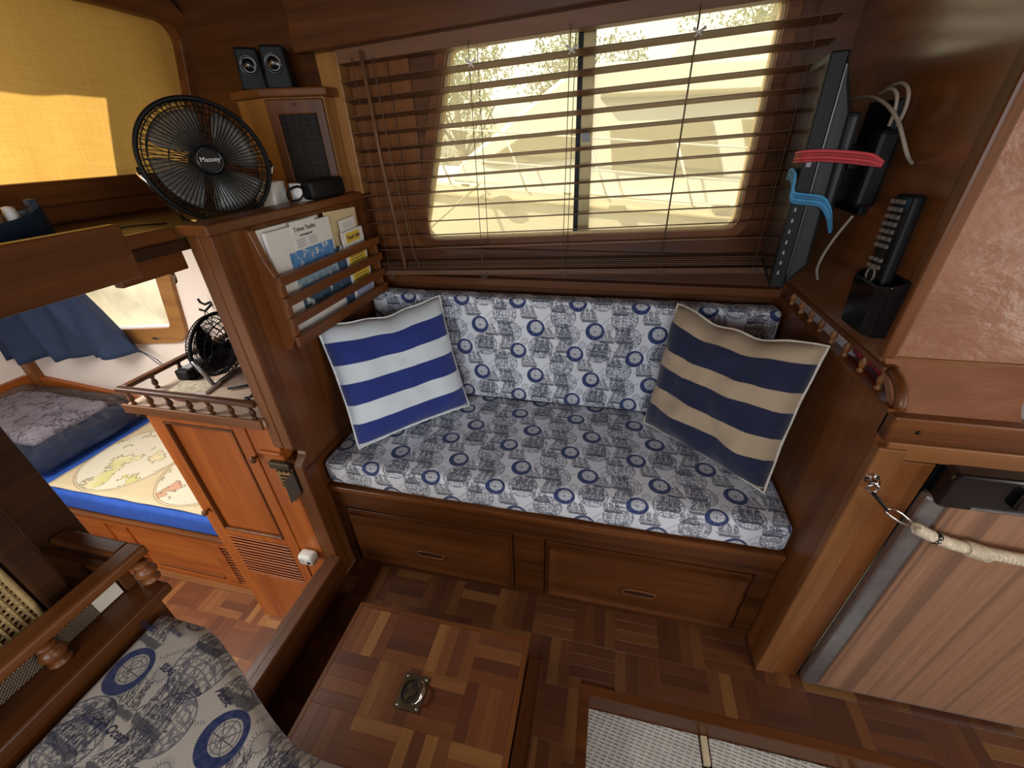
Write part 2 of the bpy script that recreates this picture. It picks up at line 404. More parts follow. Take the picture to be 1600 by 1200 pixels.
# ================================================================== STRUCTURE
# ---- parquet strips share one mesh per size
_strip = {}
def strip_mesh(L, Wd, mat, T=.006):
    k = (round(L, 4), round(Wd, 4), mat.name)
    if k not in _strip:
        g = .00005; b = .0004; x, y = L/2-g, Wd/2-g
        vs = [(-x, -y, 0), (x, -y, 0), (x, y, 0), (-x, y, 0), (-x, -y, T-b), (x, -y, T-b), (x, y, T-b), (-x, y, T-b), (-x+b, -y+b, T), (x-b, -y+b, T), (x-b, y-b, T), (-x+b, y-b, T)]
        fs = [(3, 2, 1, 0)]+[(i, (i+1) % 4, 4+(i+1) % 4, 4+i) for i in range(4)]+[(4+i, 4+(i+1) % 4, 8+(i+1) % 4, 8+i) for i in range(4)]+[(8, 9, 10, 11)]
        me = MB().add(vs, fs).mesh('parquet_strip'); me.materials.append(mat); _strip[k] = me
    return _strip[k]
def parquet(parent, x0, x1, y0, y1, z, S=.12, n=4, holes=(), ox=0, oy=0, mat=None):
    L0 = base_of(parent) if parent.type == 'EMPTY' else Vector()
    i0, i1 = math.floor((x0-ox)/S), math.ceil((x1-ox)/S); j0, j1 = math.floor((y0-oy)/S), math.ceil((y1-oy)/S)
    for i in range(i0, i1):
        for j in range(j0, j1):
            for k in range(n):
                if (i+j) % 2 == 0: r = [ox+i*S, ox+(i+1)*S, oy+j*S+k*S/n, oy+j*S+(k+1)*S/n]; ang = 0
                else: r = [ox+i*S+k*S/n, ox+i*S+(k+1)*S/n, oy+j*S, oy+(j+1)*S]; ang = PI/2
                r = [max(r[0], x0), min(r[1], x1), max(r[2], y0), min(r[3], y1)]
                for (hx0, hx1, hy0, hy1) in holes:      # trim against one side of a hole
                    if r[0] < hx1 and r[1] > hx0 and r[2] < hy1 and r[3] > hy0:
                        if r[0] < hx0: r[1] = hx0
                        elif r[3] > hy1: r[2] = hy1
                        elif r[1] > hx1: r[0] = hx1
                        else: r[1] = r[0]
                if r[1]-r[0] < .006 or r[3]-r[2] < .006: continue
                a, b = r[1]-r[0], r[3]-r[2]
                me = strip_mesh(a, b, mat or PARQ) if ang == 0 else strip_mesh(b, a, mat or PARQ)
                o = bpy.data.objects.new('parquet_strip', me); COL.objects.link(o); adopt(o, parent)
                o.location = ((r[0]+r[1])/2, (r[2]+r[3])/2, z); o.rotation_euler.z = ang
HOLE = (.03, 1.02, .18, .545)
m = MB()
for a in ((-.755, HOLE[0], -.9, .80), (HOLE[0], 2.0, HOLE[3], .80), (HOLE[1], 2.0, -.9, HOLE[3]), (HOLE[0], HOLE[1], -.9, HOLE[2])):
    m.box(a[0], a[1], a[2], a[3], -.05, -.006)
m.box(-.7695, -.755, .6955, .80, -.05, -.0005)
fl = struct(m.build('floor', W['mahX']), 'dark reddish parquet floor of the saloon with an open bilge hatch', 'floor')
parquet(fl, -.752, 1.15, .12, .765, -.006, holes=((-.61, -.12, .0, .565), HOLE), ox=-.752+.03, oy=.045)
rim = MB()
rim.box(HOLE[0]-.002, HOLE[0]+.024, HOLE[2], HOLE[3], -.075, .001); rim.box(HOLE[0]+.024, HOLE[1], HOLE[3]-.026, HOLE[3], -.075, .001)
rim.box(HOLE[1]-.02, HOLE[1], HOLE[2], HOLE[3]-.026, -.075, .001); rim.box(HOLE[0]+.024, HOLE[1]-.02, HOLE[2], HOLE[2]+.02, -.075, .001)
rim.build('opening_rim', W['mahX'], fl, .002)

# fore cabin sole
ff = struct(box('floor_fore', W['midX'], None, -3.05, -.84, -.6, .80, -.45, -.406), 'lighter parquet floor down in the fore cabin', 'floor')
parquet(ff, -2.0, -.86, .36, .776, -.406, ox=-.86, oy=.776, mat=PARQ3)
box('edge_board', W['tanX'], ff, -3.0, -1.25, .752, .776, -.40, -.388, .002)

# window wall: panels around a trapezoid opening, tilted a little along its length
YW = 1.30; TL = .05
def wz(x, z): return z+TL*(x-.338)
# opening corners (x, z): left-bottom, right-bottom, right-top, left-top
OB = [(-.60, wz(-.60, 1.018)), (.338, 1.018), (.333, 1.512), (-.455, wz(-.455, 1.500))]
def rounded(poly, r, n=5):
    out = []
    for i, p in enumerate(poly):
        p = Vector(p); a = Vector(poly[i-1]); b = Vector(poly[(i+1) % len(poly)])
        u = (a-p).normalized(); v = (b-p).normalized(); h = math.acos(max(-1, min(1, u.dot(v))))/2; d = r/math.tan(h)
        c = p+(u+v).normalized()*r/math.sin(h); s_, e_ = p+u*d-c, p+v*d-c
        a0 = math.atan2(s_.y, s_.x); a1 = math.atan2(e_.y, e_.x); da = (a1-a0+PI) % (2*PI)-PI
        out += [(c.x+r*math.cos(a0+da*k/n), c.y+r*math.sin(a0+da*k/n)) for k in range(n+1)]
    return out
def ringwall(outer, inner, axis, a, b):
    """wall slab with a hole: bridges an outer quad to an inner loop of 4*k points, corner by corner"""
    mb = MB(); k = len(inner)//4; n = len(inner)
    def pt(p, t): return {'X': (t, p[0], p[1]), 'Y': (p[0], t, p[1])}[axis]
    vs = [pt(p, t) for t in (a, b) for p in list(inner)+list(outer)]; N = n+4; fs = []
    for t in (0, 1):
        o = t*N
        for c in range(4):
            for q in range(k-1): fs.append((o+c*k+q, o+c*k+q+1, o+n+c))
            fs.append((o+c*k+k-1, o+((c+1)*k) % n, o+n+(c+1) % 4, o+n+c))
    fs += [(i, (i+1) % n, N+(i+1) % n, N+i) for i in range(n)]+[(n+i, n+(i+1) % 4, N+n+(i+1) % 4, N+n+i) for i in range(4)]
    return mb.add(vs, fs)
inn = rounded(OB, .035)
ws = struct(ringwall([(-1.45, .0), (.75, .0), (.75, 1.72), (-1.45, 1.72)], inn, 'Y', YW, YW+.035).build('wall_window', W['mahX']), 'dark mahogany wall around the big window behind the settee', 'wall')
# vertical boards behind the left end of the blind
for i in range(3):
    x = -.755+i*.062
    MB().prism([(x, .93), (x+.060, .93), (x+.060 - (0 if i < 2 else .0), 1.47), (x, 1.47)], 'Y', YW-.006, YW-.001).build('wall_board', W['midZ'], ws, .001)
fr = struct(bpy.data.objects.new('window_1', None), 'wide trapezoid sliding window behind the wooden blind', 'window'); COL.objects.link(fr); fr.location = (-.1, YW, 1.02)
def ringprof(outer, inner, axis, a, b):
    mb = MB(); n = len(inner)
    def pt(p, t): return {'X': (t, p[0], p[1]), 'Y': (p[0], t, p[1])}[axis]
    vs = [pt(p, t) for t in (a, b) for q in (outer, inner) for p in q]
    fs = []
    for i in range(n):
        j = (i+1) % n
        fs += [(i, j, n+j, n+i), (2*n+i, 3*n+i, 3*n+j, 2*n+j), (i, 2*n+i, 2*n+j, j), (n+i, n+j, 3*n+j, 3*n+i)]
    return mb.add(vs, fs)
def offset(poly, d):
    n = len(poly); out = []
    for i in range(n):
        p = Vector(poly[i]); t = (Vector(poly[(i+1) % n])-Vector(poly[i-1])).normalized(); out.append((p.x-t.y*d, p.y+t.x*d))
    return out
ringprof(offset(inn, -.030), inn, 'Y', YW-.012, YW+.004).build('window_frame', W['midX'], fr, .002)
ringprof(inn, offset(inn, .008), 'Y', YW+.004, YW+.03).build('window_seal', flat('brass_edge', (.45, .33, .16), .5, .3), fr)
OLIVE = flat('anodised_bronze', (.30, .235, .11), .45, .5)
def wx_at(t): return -.098+.016*t
mb = MB(); mb.prism([(-.098, .985), (-.066, .985), (-.078, 1.512), (-.108, 1.512)], 'Y', YW+.012, YW+.03); mb.build('mullion', OLIVE, fr)
mb = MB(); mb.prism([(-.111, .985), (-.098, .985), (-.108, 1.512), (-.120, 1.512)], 'Y', YW+.006, YW+.032); mb.build('mullion_gasket', BLACK, fr)
box('window_latch', flat('latch_grey', (.16, .17, .20), .4), fr, -.098, -.078, YW+.004, YW+.014, 1.235, 1.265)
m = NM('sunscreen_mesh'); tr = m.n('ShaderNodeBsdfTransparent'); tr.inputs[0].default_value = (.98, .95, .82, 1)
df = m.n('ShaderNodeBsdfTranslucent'); df.inputs[0].default_value = (1.0, .92, .62, 1)
mx = m.n('ShaderNodeMixShader'); mx.inputs[0].default_value = .30
uvc = m.coord(); wvn = m.noise(m.mapping(uvc, (1400, 1, 1400)), 1, 1)
m.link(m.math('ADD', .10, m.math('MULTIPLY', wvn, .16)), mx.inputs[0])
m.link(tr.outputs[0], mx.inputs[1]); m.link(df.outputs[0], mx.inputs[2]); m.link(mx.outputs[0], m.out.inputs[0]); SCREEN = m.m
mb = MB(); mb.prism(offset(inn, .004), 'Y', YW+.020, YW+.0215); mb.build('screen_pane', SCREEN, fr)
# stud at the left of the window and the sill ledge below it
st = struct(MB().prism([(-.812, 1.115), (-.757, 1.115), (-.757, 1.60), (-.828, 1.60)], 'Y', 1.255, 1.30).build('trim_1', W['gldZ'], None, .003), 'golden teak stud between corner cabinet and blind', 'trim')
lg = struct(box('trim_2', W['mahX'], None, -.77, .487, 1.262, 1.30, .835, .862, .004), 'narrow dark ledge running above the settee back cushion', 'trim')
box('sill_panel', W['mahX'], lg, -.77, .487, 1.285, 1.30, .862, .95, .002)
# valance and ceiling
vl = struct(MB().prism([(-.85, 1.455), (.49, 1.53), (.49, 1.72), (-.85, 1.72)], 'Y', 1.205, 1.235).build('trim_3', W['mahX'], None, .004), 'dark wooden valance board hiding the top of the blind', 'trim')
ce = struct(box('ceiling', W['midX'], None, -1.34, 2.0, -1.3, 1.34, 1.70, 1.74), 'varnished wooden ceiling above the saloon', 'ceiling')
tr4 = struct(MB().box(-.87, -.83, -1.2, 1.30, 1.575, 1.70).build('trim_4', W['midY'], None, .006), 'ceiling beam above the windscreen shelf', 'trim')
box('fillet', W['gldY'], tr4, -.83, -.815, -1.2, 1.205, 1.58, 1.60, .003)

# left partition panel with curved notch, post and shelf cap
prof = [(.695, 0), (.695, .49)]
prof += [(.695+.030*math.sin(PI*t/8), .49+.06*t/8) for t in range(1, 8)]+[(.690, .555), (.690, 1.10), (1.298, 1.10), (1.298, 0)]
wl = struct(MB().prism(prof, 'X', -.80, -.77).build('wall_left', W['midZ'], None, .003), 'mahogany partition panel at the left end of the settee', 'wall')
MB().prism([(-.832, .555), (-.800, .555), (-.800, 1.10), (-.832, 1.10)], 'Y', .690, .742).build('post', W['midZ'], wl, .004)
MB().prism([(-.826, -.40), (-.800, -.40), (-.800, .50), (-.826, .50)], 'Y', .700, .735).build('lower_post', W['midZ'], wl, .003)
mb = MB(); mb.box(-.838, -.764, .682, 1.30, 1.10, 1.122); mb.build('cap_board', W['midY'], wl, .004)
mb = MB(); mb.box(-.770, -.766, .700, 1.298, .46, .475); mb.build('batten', W['mahY'], wl, .001)

# shelf under the windscreen and header of the companionway
sh = struct(box('trim_5', W['dark'], None, -1.40, -.838, -.9, 1.30, 1.073, 1.095, .003), 'wide wooden shelf under the yellow curtained windscreen', 'shelf')
box('fascia_board', W['mahY'], sh, -.822, -.80, -.9, .560, 1.058, 1.146, .003)
box('fascia_board', W['midY'], sh, -.872, -.850, .560, .690, 1.075, 1.118, .003)
box('fascia_board', W['midY'], sh, -.885, -.866, .560, .700, 1.032, 1.075, .003)
box('riser', W['midY'], sh, -1.40, -1.372, -.9, 1.30, 1.095, 1.185, .003)
# companionway jamb left of the opening
wj = struct(box('wall_companionway', W['dark'], None, -.83, -.80, -.9, .288, -.4, 1.06, .003), 'dark door jamb left of the steps to the fore cabin', 'wall')
# coaming and step
co = struct(box('trim_6', W['mahY'], None, -.790, -.752, .0, .6949, -.40, .100, .004), 'raised wooden coaming at the top of the cabin steps', 'trim')
box('cap_strip', W['mahY'], co, -.800, -.777, .0, .69, .100, .109, .003)
box('cap_strip', W['mahY'], co, -.776, -.748, .0, .6945, .100, .117, .004)
box('step_board', W['midY'], co, -.860, -.790, .0, .69, -.40, .030, .004)

# right bulkhead: lower panel, upper panel, post
wr = struct(box('wall_right', W['midZ'], None, .487, .505, .690, 1.30, 0, .838, .002), 'tall mahogany end panel at the right of the settee', 'wall')
box('post', W['tanZ'], wr, .487, .532, .672, .692, 0, .772, .003)
box('stile', W['midZ'], wr, .534, .586, .678, .692, 0, .745, .002)
wu = struct(box('wall_right_upper', W['walY'], None, .487, .505, .770, 1.30, .890, 1.70, .002), 'varnished wall panel carrying the television and the remote holder', 'wall')
# facing panel in brown vinyl with sloped lower flap and an arched cut-out
wf = struct(MB().prism([(.505, .900), (1.05, .900), (1.05, 1.70), (.505, 1.70)], 'Y', .770, .786).build('wall_galley', VINYL, None, .003), 'wrinkled brown vinyl panel above the refrigerator', 'wall')
def slope(x, s): return (x, .690+s*.080, .838+s*.062)
mb = MB(); n = 16
cut = [(.668+.16*(1-math.cos(t/n*PI/2)), .02+.98*math.sin(t/n*PI/2)) for t in range(n+1)]
pts = [(.492, 0), (.668, 0)]+cut+[(.492, 1)]
vs = [slope(*p) for p in pts]; back = [(x, y+.012, z-.006) for x, y, z in vs]; k = len(vs)
mb.add(vs+back, [list(range(k)), list(range(k, 2*k))[::-1]]+[(i, k+i, k+(i+1) % k, (i+1) % k) for i in range(k)])
mb.build('vinyl_flap', VINYL, wf)
mb = MB(); mb.tube([(.495+.02*i, .768, .901) for i in range(27)], .0022, 6); mb.build('seam', W['tanX'], wf)
box('corner_bead', W['midZ'], wf, .484, .507, .762, .790, .900, 1.70, .005)
# galley ledge rails above the refrigerator
tg = struct(box('trim_7', W['midX'], None, .487, 1.6, .672, .700, .787, .838, .004), 'wooden ledge rail above the refrigerator', 'trim')
box('lower_rail', W['tanX'], tg, .500, 1.6, .676, .700, .748, .784, .003)
for x, z in ((.523, .766), (.528, .812)):
    mb = MB(); mb.lathe([(.0001, .0), (.004, .0), (.003, .002), (.0001, .0025)], (x, .676 if z < .78 else .672, z), (0, -1, 0), 10); mb.build('screw', CHROME if z < .78 else BLACK, tg)
# gallery of turned spindles in the right bulkhead
ga = struct(box('trim_8', W['midY'], None, .483, .509, .745, 1.262, .880, .892, .003), 'turned spindle gallery opening above the settee end panel', 'trim')
box('gallery_sill', W['midY'], ga, .483, .512, .690, 1.262, .834, .842, .002)
mb = MB(); arc = [(.745-.055*math.sin(t/8*PI/2), .842+.044*(1-(1-math.cos(t/8*PI/2)))) for t in range(9)]
mb.tube([(.496, y, z) for y, z in arc], .009, 8); mb.build('rounded_end', W['midY'], ga)
SPIND = [(.0045, 0), (.0065, .002), (.0065, .005), (.003, .007), (.0065, .012), (.0075, .017), (.006, .022), (.003, .026), (.0035, .028), (.006, .030), (.006, .032)]
sme = MB().lathe(SPIND, (0, 0, 0), n=10).mesh('spindle'); sme.materials.append(W['tanZ'])
for y in (1.20, 1.135, 1.075, 1.015, .952, .889, .822, .757):
    o = link('spindle', sme, ga); o.location = (.496, y, .841); o.scale = (1, 1, 1.22)
# galley shelf seen through the gallery
gs = struct(box('trim_9', WHITEL, None, .516, 1.6, .715, 1.32, .80, .832, .003), 'white galley counter glimpsed behind the spindle gallery', 'counter')
mb = MB(); mb.box(.516, 1.6, 1.337, 1.35, .80, 1.0); mb.build('splash_panel', WHITEL, gs)

struct(box('wall_galley_lower', W['midZ'], None, 1.082, 2.0, .690, .708, 0, .787, .002), 'mahogany galley front right of the refrigerator', 'wall')
mb = MB(); mb.box(.75, 2.0, 1.355, 1.375, 0, 1.03); mb.box(.75, 2.0, 1.355, 1.375, 1.50, 1.74); mb.box(1.85, 2.0, 1.355, 1.375, 1.03, 1.50)
struct(mb.build('wall_galley_back', W['midX']), 'wooden galley side wall with an open window', 'wall')

# fore cabin hull side with porthole window, forward bulkhead, ceiling
inn3 = rounded([(-2.95, .47), (-1.86, .575), (-1.80, .86), (-2.95, .78)], .03)
wb = struct(ringwall([(-3.05, -.45), (-.84, -.45), (-.84, 1.09), (-3.05, 1.09)], inn3, 'Y', 1.32, 1.35).build('wall_berth', PINKW), 'cream hull lining beside the fore berth', 'wall')
mb = MB(); mb.prism([(-3.0, .10), (-1.25, -.02), (-1.25, .05), (-3.0, .225)], 'Y', 1.295, 1.32); mb.build('stringer', W['redX'], wb, .003)
wbf = struct(box('wall_fore', PINKW, None, -3.08, -3.05, -.6, 1.35, -.45, 1.09), 'cream forward bulkhead of the fore cabin', 'wall')
mb = MB(); mb.prism([(1.275, -.0), (1.318, -.0), (1.345, .9), (1.30, .9)], 'X', -2.99, -2.93); mb.build('corner_post', W['midZ'], wbf, .004)
mb = MB(); mb.box(-3.05, -3.02, -.6, 1.30, .13, .22); mb.build('stringer', W['redY'], wbf, .003)
m = MB()
for a in ((-3.08, -2.05, -.9, 1.35), (-1.45, -1.40, -.9, 1.35), (-2.05, -1.45, -.9, .15), (-2.05, -1.45, .75, 1.35)): m.box(a[0], a[1], a[2], a[3], 1.098, 1.13)
struct(m.build('ceiling_fore', PINKW), 'cream ceiling of the fore cabin with a deck hatch', 'ceiling')
m = NM('frosted_hatch'); t_ = m.n('ShaderNodeBsdfTranslucent'); t_.inputs[0].default_value = (.7, .72, .72, 1); m.link(t_.outputs[0], m.out.inputs[0])
struct(box('window_4', m.m, None, -2.08, -1.42, .12, .78, 1.13, 1.14), 'frosted deck hatch over the fore cabin', 'window')
w3 = struct(bpy.data.objects.new('window_3', None), 'small bright window above the fore berth beside the navy curtain', 'window'); COL.objects.link(w3); w3.location = (-2.2, 1.32, .55)
ringprof(offset(inn3, -.075), inn3, 'Y', 1.302, 1.322).build('window_frame', W['gldX'], w3, .003)
m = NM('clear_pane'); m.col((.9, .95, .95)); m.set(Roughness=.02, Alpha=.10); PANE = m.m
MB().prism(offset(inn3, .002), 'Y', 1.332, 1.335).build('pane', PANE, w3)
mb = MB(); mb.box(-1.985, -1.945, 1.296, 1.304, .512, .522); mb.build('latch', CHROME, w3)

# room behind the camera: port side wall with window band, aft wall with doorway
m = MB()
for a in ((-.95, 2.0, 0, .98), (-.95, 2.0, 1.52, 1.72), (-.95, -.92, .98, 1.52), (.62, 2.0, .98, 1.52)): m.box(a[0], a[1], -1.34, -1.31, a[2], a[3])
struct(m.build('wall_port', W['midX']), 'wooden cabin side opposite the settee', 'wall')
m = MB()
for a in ((-1.34, -.87, 0, 1.72), (.17, .8, 0, 1.72), (-.87, .17, 1.66, 1.72)): m.box(2.0, 2.03, a[0], a[1], a[2], a[3])
struct(m.build('wall_aft', W['midZ']), 'wooden aft cabin wall with a doorway', 'wall')

# windscreen with yellow cloth
def xs(z): return -1.365+.26*(z-1.185)
w2 = struct(bpy.data.objects.new('window_2', None), 'raked front windscreen frame at the left', 'window'); COL.objects.link(w2); w2.location = (-1.36, .6, 1.18)
ip = rounded([(-.75, 1.192), (1.275, 1.192), (1.275, 1.555), (-.75, 1.555)], .05, 6)
op = offset(ip, -.055)
def sheared(mb):
    for v in mb.v: v.x += xs(v.z)
    return mb
sheared(ringprof(op, ip, 'X', -.012, .022)).build('window_frame', W['midY'], w2, .004)
sheared(ringwall([(-1.3, 1.12), (1.30, 1.12), (1.30, 1.74), (-1.3, 1.74)], ip, 'X', -.03, -.013)).build('windscreen_panel', W['midY'], w2)
m = NM('yellow_cloth'); c = m.coord()
th = m.noise(m.mapping(c, (1, 14, 420)), 1, 3, .6); tv = m.noise(m.mapping(c, (1, 420, 14)), 1, 3, .6)
cc_ = m.ramp(m.math('ADD', m.math('MULTIPLY', th, .5), m.math('MULTIPLY', tv, .5)), [(.3, (.62, .34, .070)), (.55, (.70, .41, .095)), (.75, (.76, .48, .14))])
d = m.n('ShaderNodeBsdfDiffuse'); t = m.n('ShaderNodeBsdfTranslucent'); mx = m.n('ShaderNodeMixShader'); mx.inputs[0].default_value = .62
m.link(cc_, d.inputs[0]); m.link(cc_, t.inputs[0]); m.link(d.outputs[0], mx.inputs[1]); m.link(t.outputs[0], mx.inputs[2]); m.link(mx.outputs[0], m.out.inputs[0]); CLOTH = m.m
def cl(u, v):
    y = -.78+2.075*u; z = 1.175+.40*v
    return Vector((xs(z)-.006+.004*math.sin(y*23+z*5)+.003*math.sin(y*51-z*9)*(1-v), y, z))
cu = MB().grid(cl, 120, 16).build('windscreen_cloth', CLOTH)
tag(cu, 'bright yellow cloth covering the front windscreen behind the fan', 'curtain')

# ================================================================== FURNITURE
# ---- settee base
se = thing('settee_base', (-.14, .765, 0), 'dark mahogany settee base with two drawers under the patterned cushions', 'settee')
XA, XB = -.768, .486
mb = MB()
mb.box(XA, XB, .772, .79, .0, .342); mb.box(XA, XA+.02, .79, 1.28, 0, .342); mb.box(XB-.02, XB, .79, 1.28, 0, .342); mb.box(XA+.02, XB-.02, 1.26, 1.28, 0, .342)
mb.build('carcass', W['mahX'], se)
ff_ = MB()
ff_.box(XA, XB, .760, .772, .275, .344); ff_.box(XA, XB, .760, .772, 0, .022)
for a, b in ((XA, -.737), (-.196, -.104), (.440, XB)): ff_.box(a, b, .760, .772, .022, .275)
ff_.build('face_frame', W['mahX'], se, .002)
box('top_rail', W['midX'], se, XA, XB, .752, 1.28, .344, .365, .004)
for a, b, pc in ((-.733, -.200, -.466), (-.100, .436, .170)):
    d = box('drawer', W['mahX'], se, a, b, .758, .772, .026, .271, .002)
    pm = MB()
    x0, x1, z0, z1 = a+.012, b-.012, .038, .255
    o1 = [(x0, z0), (x1, z0), (x1, z1), (x0, z1)]; i1 = [(x0+.018, z0+.014), (x1-.018, z0+.014), (x1-.018, z1-.014), (x0+.018, z1-.014)]
    vs = [(p[0], .758, p[1]) for p in o1]+[(p[0], .748, p[1]) for p in o1]+[(p[0], .753, p[1]) for p in i1]
    pm.add(vs, [(i, (i+1) % 4, 4+(i+1) % 4, 4+i) for i in range(4)]+[(4+i, 4+(i+1) % 4, 8+(i+1) % 4, 8+i) for i in range(4)]+[(8, 9, 10, 11)])
    pm.build('raised_panel', W['mahX'], d, .001)
    def oval(rx, rz, y, n=24): return [(pc+math.copysign(abs(math.cos(2*PI*i/n))**.6, math.cos(2*PI*i/n))*rx, y, .122+math.copysign(abs(math.sin(2*PI*i/n))**.8, math.sin(2*PI*i/n))*rz) for i in range(n)]
    mb = MB(); mb.tube(oval(.046, .0125, .750), .0035, 6, closed=True); rim_ = mb.build('finger_pull', W['midX'], d)
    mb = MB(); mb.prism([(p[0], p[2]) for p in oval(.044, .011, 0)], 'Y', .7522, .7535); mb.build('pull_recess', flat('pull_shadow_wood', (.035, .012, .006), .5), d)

# ---- cushions
def uv_seat(p, ax, sg):
    if ax == 2: return (p.x, p.y)
    if ax == 1: return (p.x, p.y+(p.z-.455)) if sg < 0 else (p.x, p.y-p.z)
    return (p.z, p.y)
mb = MB().rbox((-.141, .976, .4125), (1.246, .436, .090), .020, 44, 16, 3, uv=uv_seat, jitter=.0030, jscale=7, puff=.004)
seat = tag(mb.build('seat_cushion', PRINT, None, weld=True), 'nautical print seat cushion lying on the settee base', 'cushion')
def uv_back(p, ax, sg):
    if ax == 1: return (p.x+.02, p.z-.06)
    if ax == 2: return (p.x+.02, p.z-.06+(p.y-1.18))
    return (p.y, p.z)
Mb = Matrix.Translation((-.142, 1.214, .641)) @ Matrix.Rotation(-.06, 4, 'X') @ Matrix.Translation((.142, -1.222, -.642))
mb = MB().rbox((-.142, 1.222, .642), (1.244, .070, .362), .011, 44, 3, 14, M=Mb, uv=uv_back, jitter=.0025, jscale=6)
tag(mb.build('back_cushion', PRINT, None, weld=True), 'long nautical print back cushion under the window', 'cushion')

# ---- pillows
def pillow(name, mat, pmat, ctr, w3v, S, label, thick=.066, lump=.012, dip=0, seed=0):
    wv = Vector(w3v); R = Matrix.Rotation(wv.length, 4, wv.normalized()); M = Matrix.Translation(ctr) @ R
    t = thing(name, (ctr[0], ctr[1], ctr[2]-S/2), label, 'pillow', 'striped throw pillows on the settee')
    h = S/2*1.03; n = 26; mb = MB()
    def edge(a, b):   # slightly pinched outline
        x = a*h*(1-.045*(1-b*b)); z = b*h*(1-.045*(1-a*a))
        if b > 0: z -= dip*b*(1-a*a)**2*(1+.3*math.sin(a*9+seed))
        return x, z
    def P(sg):
        def fn(u, v):
            a, b = 2*u-1, 2*v-1; x, z = edge(a, b)
            prof_ = ((1-a**4)*(1-b**4))**.55
            th_ = thick*prof_+lump*prof_*noise.noise(Vector((a*2.2+seed, b*2.2, sg)))+.5*lump*noise.noise(Vector((a*5+seed, b*5, 3+sg)))*prof_
            return M @ Vector((x, -sg*th_, z))
        return fn
    mb.grid(P(1), n, n, lambda u, v: (u, v)); mb.grid(P(-1), n, n, lambda u, v: (u, v))
    mb.build('pillow_cover', mat, t, weld=True)
    ring = [edge(-1+2*i/20, -1) for i in range(20)]+[edge(1, -1+2*i/20) for i in range(20)]+[edge(1-2*i/20, 1) for i in range(20)]+[edge(-1, 1-2*i/20) for i in range(20)]
    mb = MB(); mb.tube([M @ Vector((x, .0015*math.sin(i*1.1), z)) for i, (x, z) in enumerate(ring)], .0030, 6, closed=True); mb.build('piping', pmat, t)
ST1 = stripes('blue_white_stripe', (.66, .73, .78), (.012, .030, .20), (.035, .205, .36, .53, .68, .86))
ST2 = stripes('navy_tan_stripe', (.50, .385, .255), (.012, .018, .055), (.035, .235, .385, .565, .70, .885))
pillow('throw_pillow', ST1, WHITEP, (-.590, .990, .652), (-.313, -.153, .802), .362, 'royal blue and white striped pillow in the left corner of the settee', dip=.012, seed=1)
pillow('throw_pillow', ST2, CREAMP, (.309, .988, .672), (-.219, .046, -.781), .362, 'navy and tan striped pillow in the right corner of the settee', dip=.020, lump=.020, seed=5)

# ---- venetian blind
bl = thing('venetian_blind', (-.17, 1.262, .93), 'dark wooden venetian blind hanging across the window', 'blind')
X0, X1 = -.752, .432
ang = math.atan(TL)
def slat_mesh(wd=.040, t=.0018, n=6):
    mb = MB(); L = X1-X0; pr = []
    for i in range(n+1):
        y = -wd/2+wd*i/n; pr.append((y, .0010*(1-(2*i/n-1)**2)))
    poly = pr+[(y, z-t) for y, z in pr[::-1]]
    return mb.prism(poly, 'X', -L/2, L/2)
sm_ = slat_mesh().mesh('slat'); sm_.materials.append(W['blind'])
def slat(z, tilt=.3, y=1.262, yaw=0, skew=0):
    o = bpy.data.objects.new('slat', sm_); COL.objects.link(o); adopt(o, bl)
    o.location = ((X0+X1)/2, y, z); o.rotation_euler = (-tilt, -ang+skew, yaw); return o
for i in range(12): slat(.985+.0405*i+TL*((X0+X1)/2-.338)+.015, .20+random.uniform(-.012, .012), skew=random.uniform(-.002, .002))
zc = .985+TL*((X0+X1)/2-.338)+.015
for i in range(5): slat(zc-.042-.0052*i, .03, skew=.006)
mb = MB(); M = Matrix.Translation(((X0+X1)/2, 1.262, zc-.077)) @ Matrix.Rotation(-ang+.010, 4, 'Y')
mb.box(-.592, .592, -.026, .026, -.008, .008, M); mb.build('bottom_rail', W['blind'], bl, .002)
mb = MB(); M = Matrix.Translation(((X0+X1)/2, 1.262, zc+.0405*12+.012)) @ Matrix.Rotation(-ang, 4, 'Y')
mb.box(-.59, .59, -.022, .022, -.012, .03, M); mb.build('head_rail', W['blind'], bl, .002)
for k, x in enumerate((-.70, -.378, -.128, .150, .392)):
    zz = TL*(x-(X0+X1)/2)
    for dy, dx in ((-.025, -.004), (.025, .004)):
        mb = MB(); mb.tube([(x+dx, 1.262+dy, zc+zz-.08), (x+dx, 1.262+dy, zc+zz+.0405*12+.01)], .0011, 5); mb.build('ladder_cord', CORDM, bl)
    mb = MB()
    for j in range(10): mb.tube([(x+.012*math.cos(j*.8), 1.234, zc+zz-.085+.009*math.sin(j*1.7)), (x+.012*math.cos(j*.8+.8), 1.234, zc+zz-.085+.009*math.sin(j*1.7+1.7))], .0012, 4)
    mb.build('cord_knot', CORDM, bl)
mb = MB(); mb.tube([(-.668, 1.222, 1.455), (-.66, 1.222, 1.2), (-.640, 1.226, .895)], [.0045, .005, .0055], 8); mb.build('tilt_wand', W['blind'], bl)
mb = MB(); mb.tube([(-.64, 1.228, 1.44), (-.632, 1.228, 1.2), (-.612, 1.230, 1.0), (-.604, 1.23, .93), (-.59, 1.23, .912), (-.60, 1.23, .90)], .0016, 5); mb.build('pull_cord', CORDM, bl)
for x in (-.378, -.128, .150):
    mb = MB(); zz = zc+TL*(x-(X0+X1)/2)+.0405*11+.002
    mb.tube([(x-.012, 1.234, zz+.008), (x, 1.232, zz), (x+.014, 1.234, zz+.008)], .003, 6); mb.tube([(x-.006, 1.234, zz-.008), (x, 1.232, zz), (x+.008, 1.234, zz-.006)], .0025, 6); mb.build('ladder_clip', WHITE, bl)

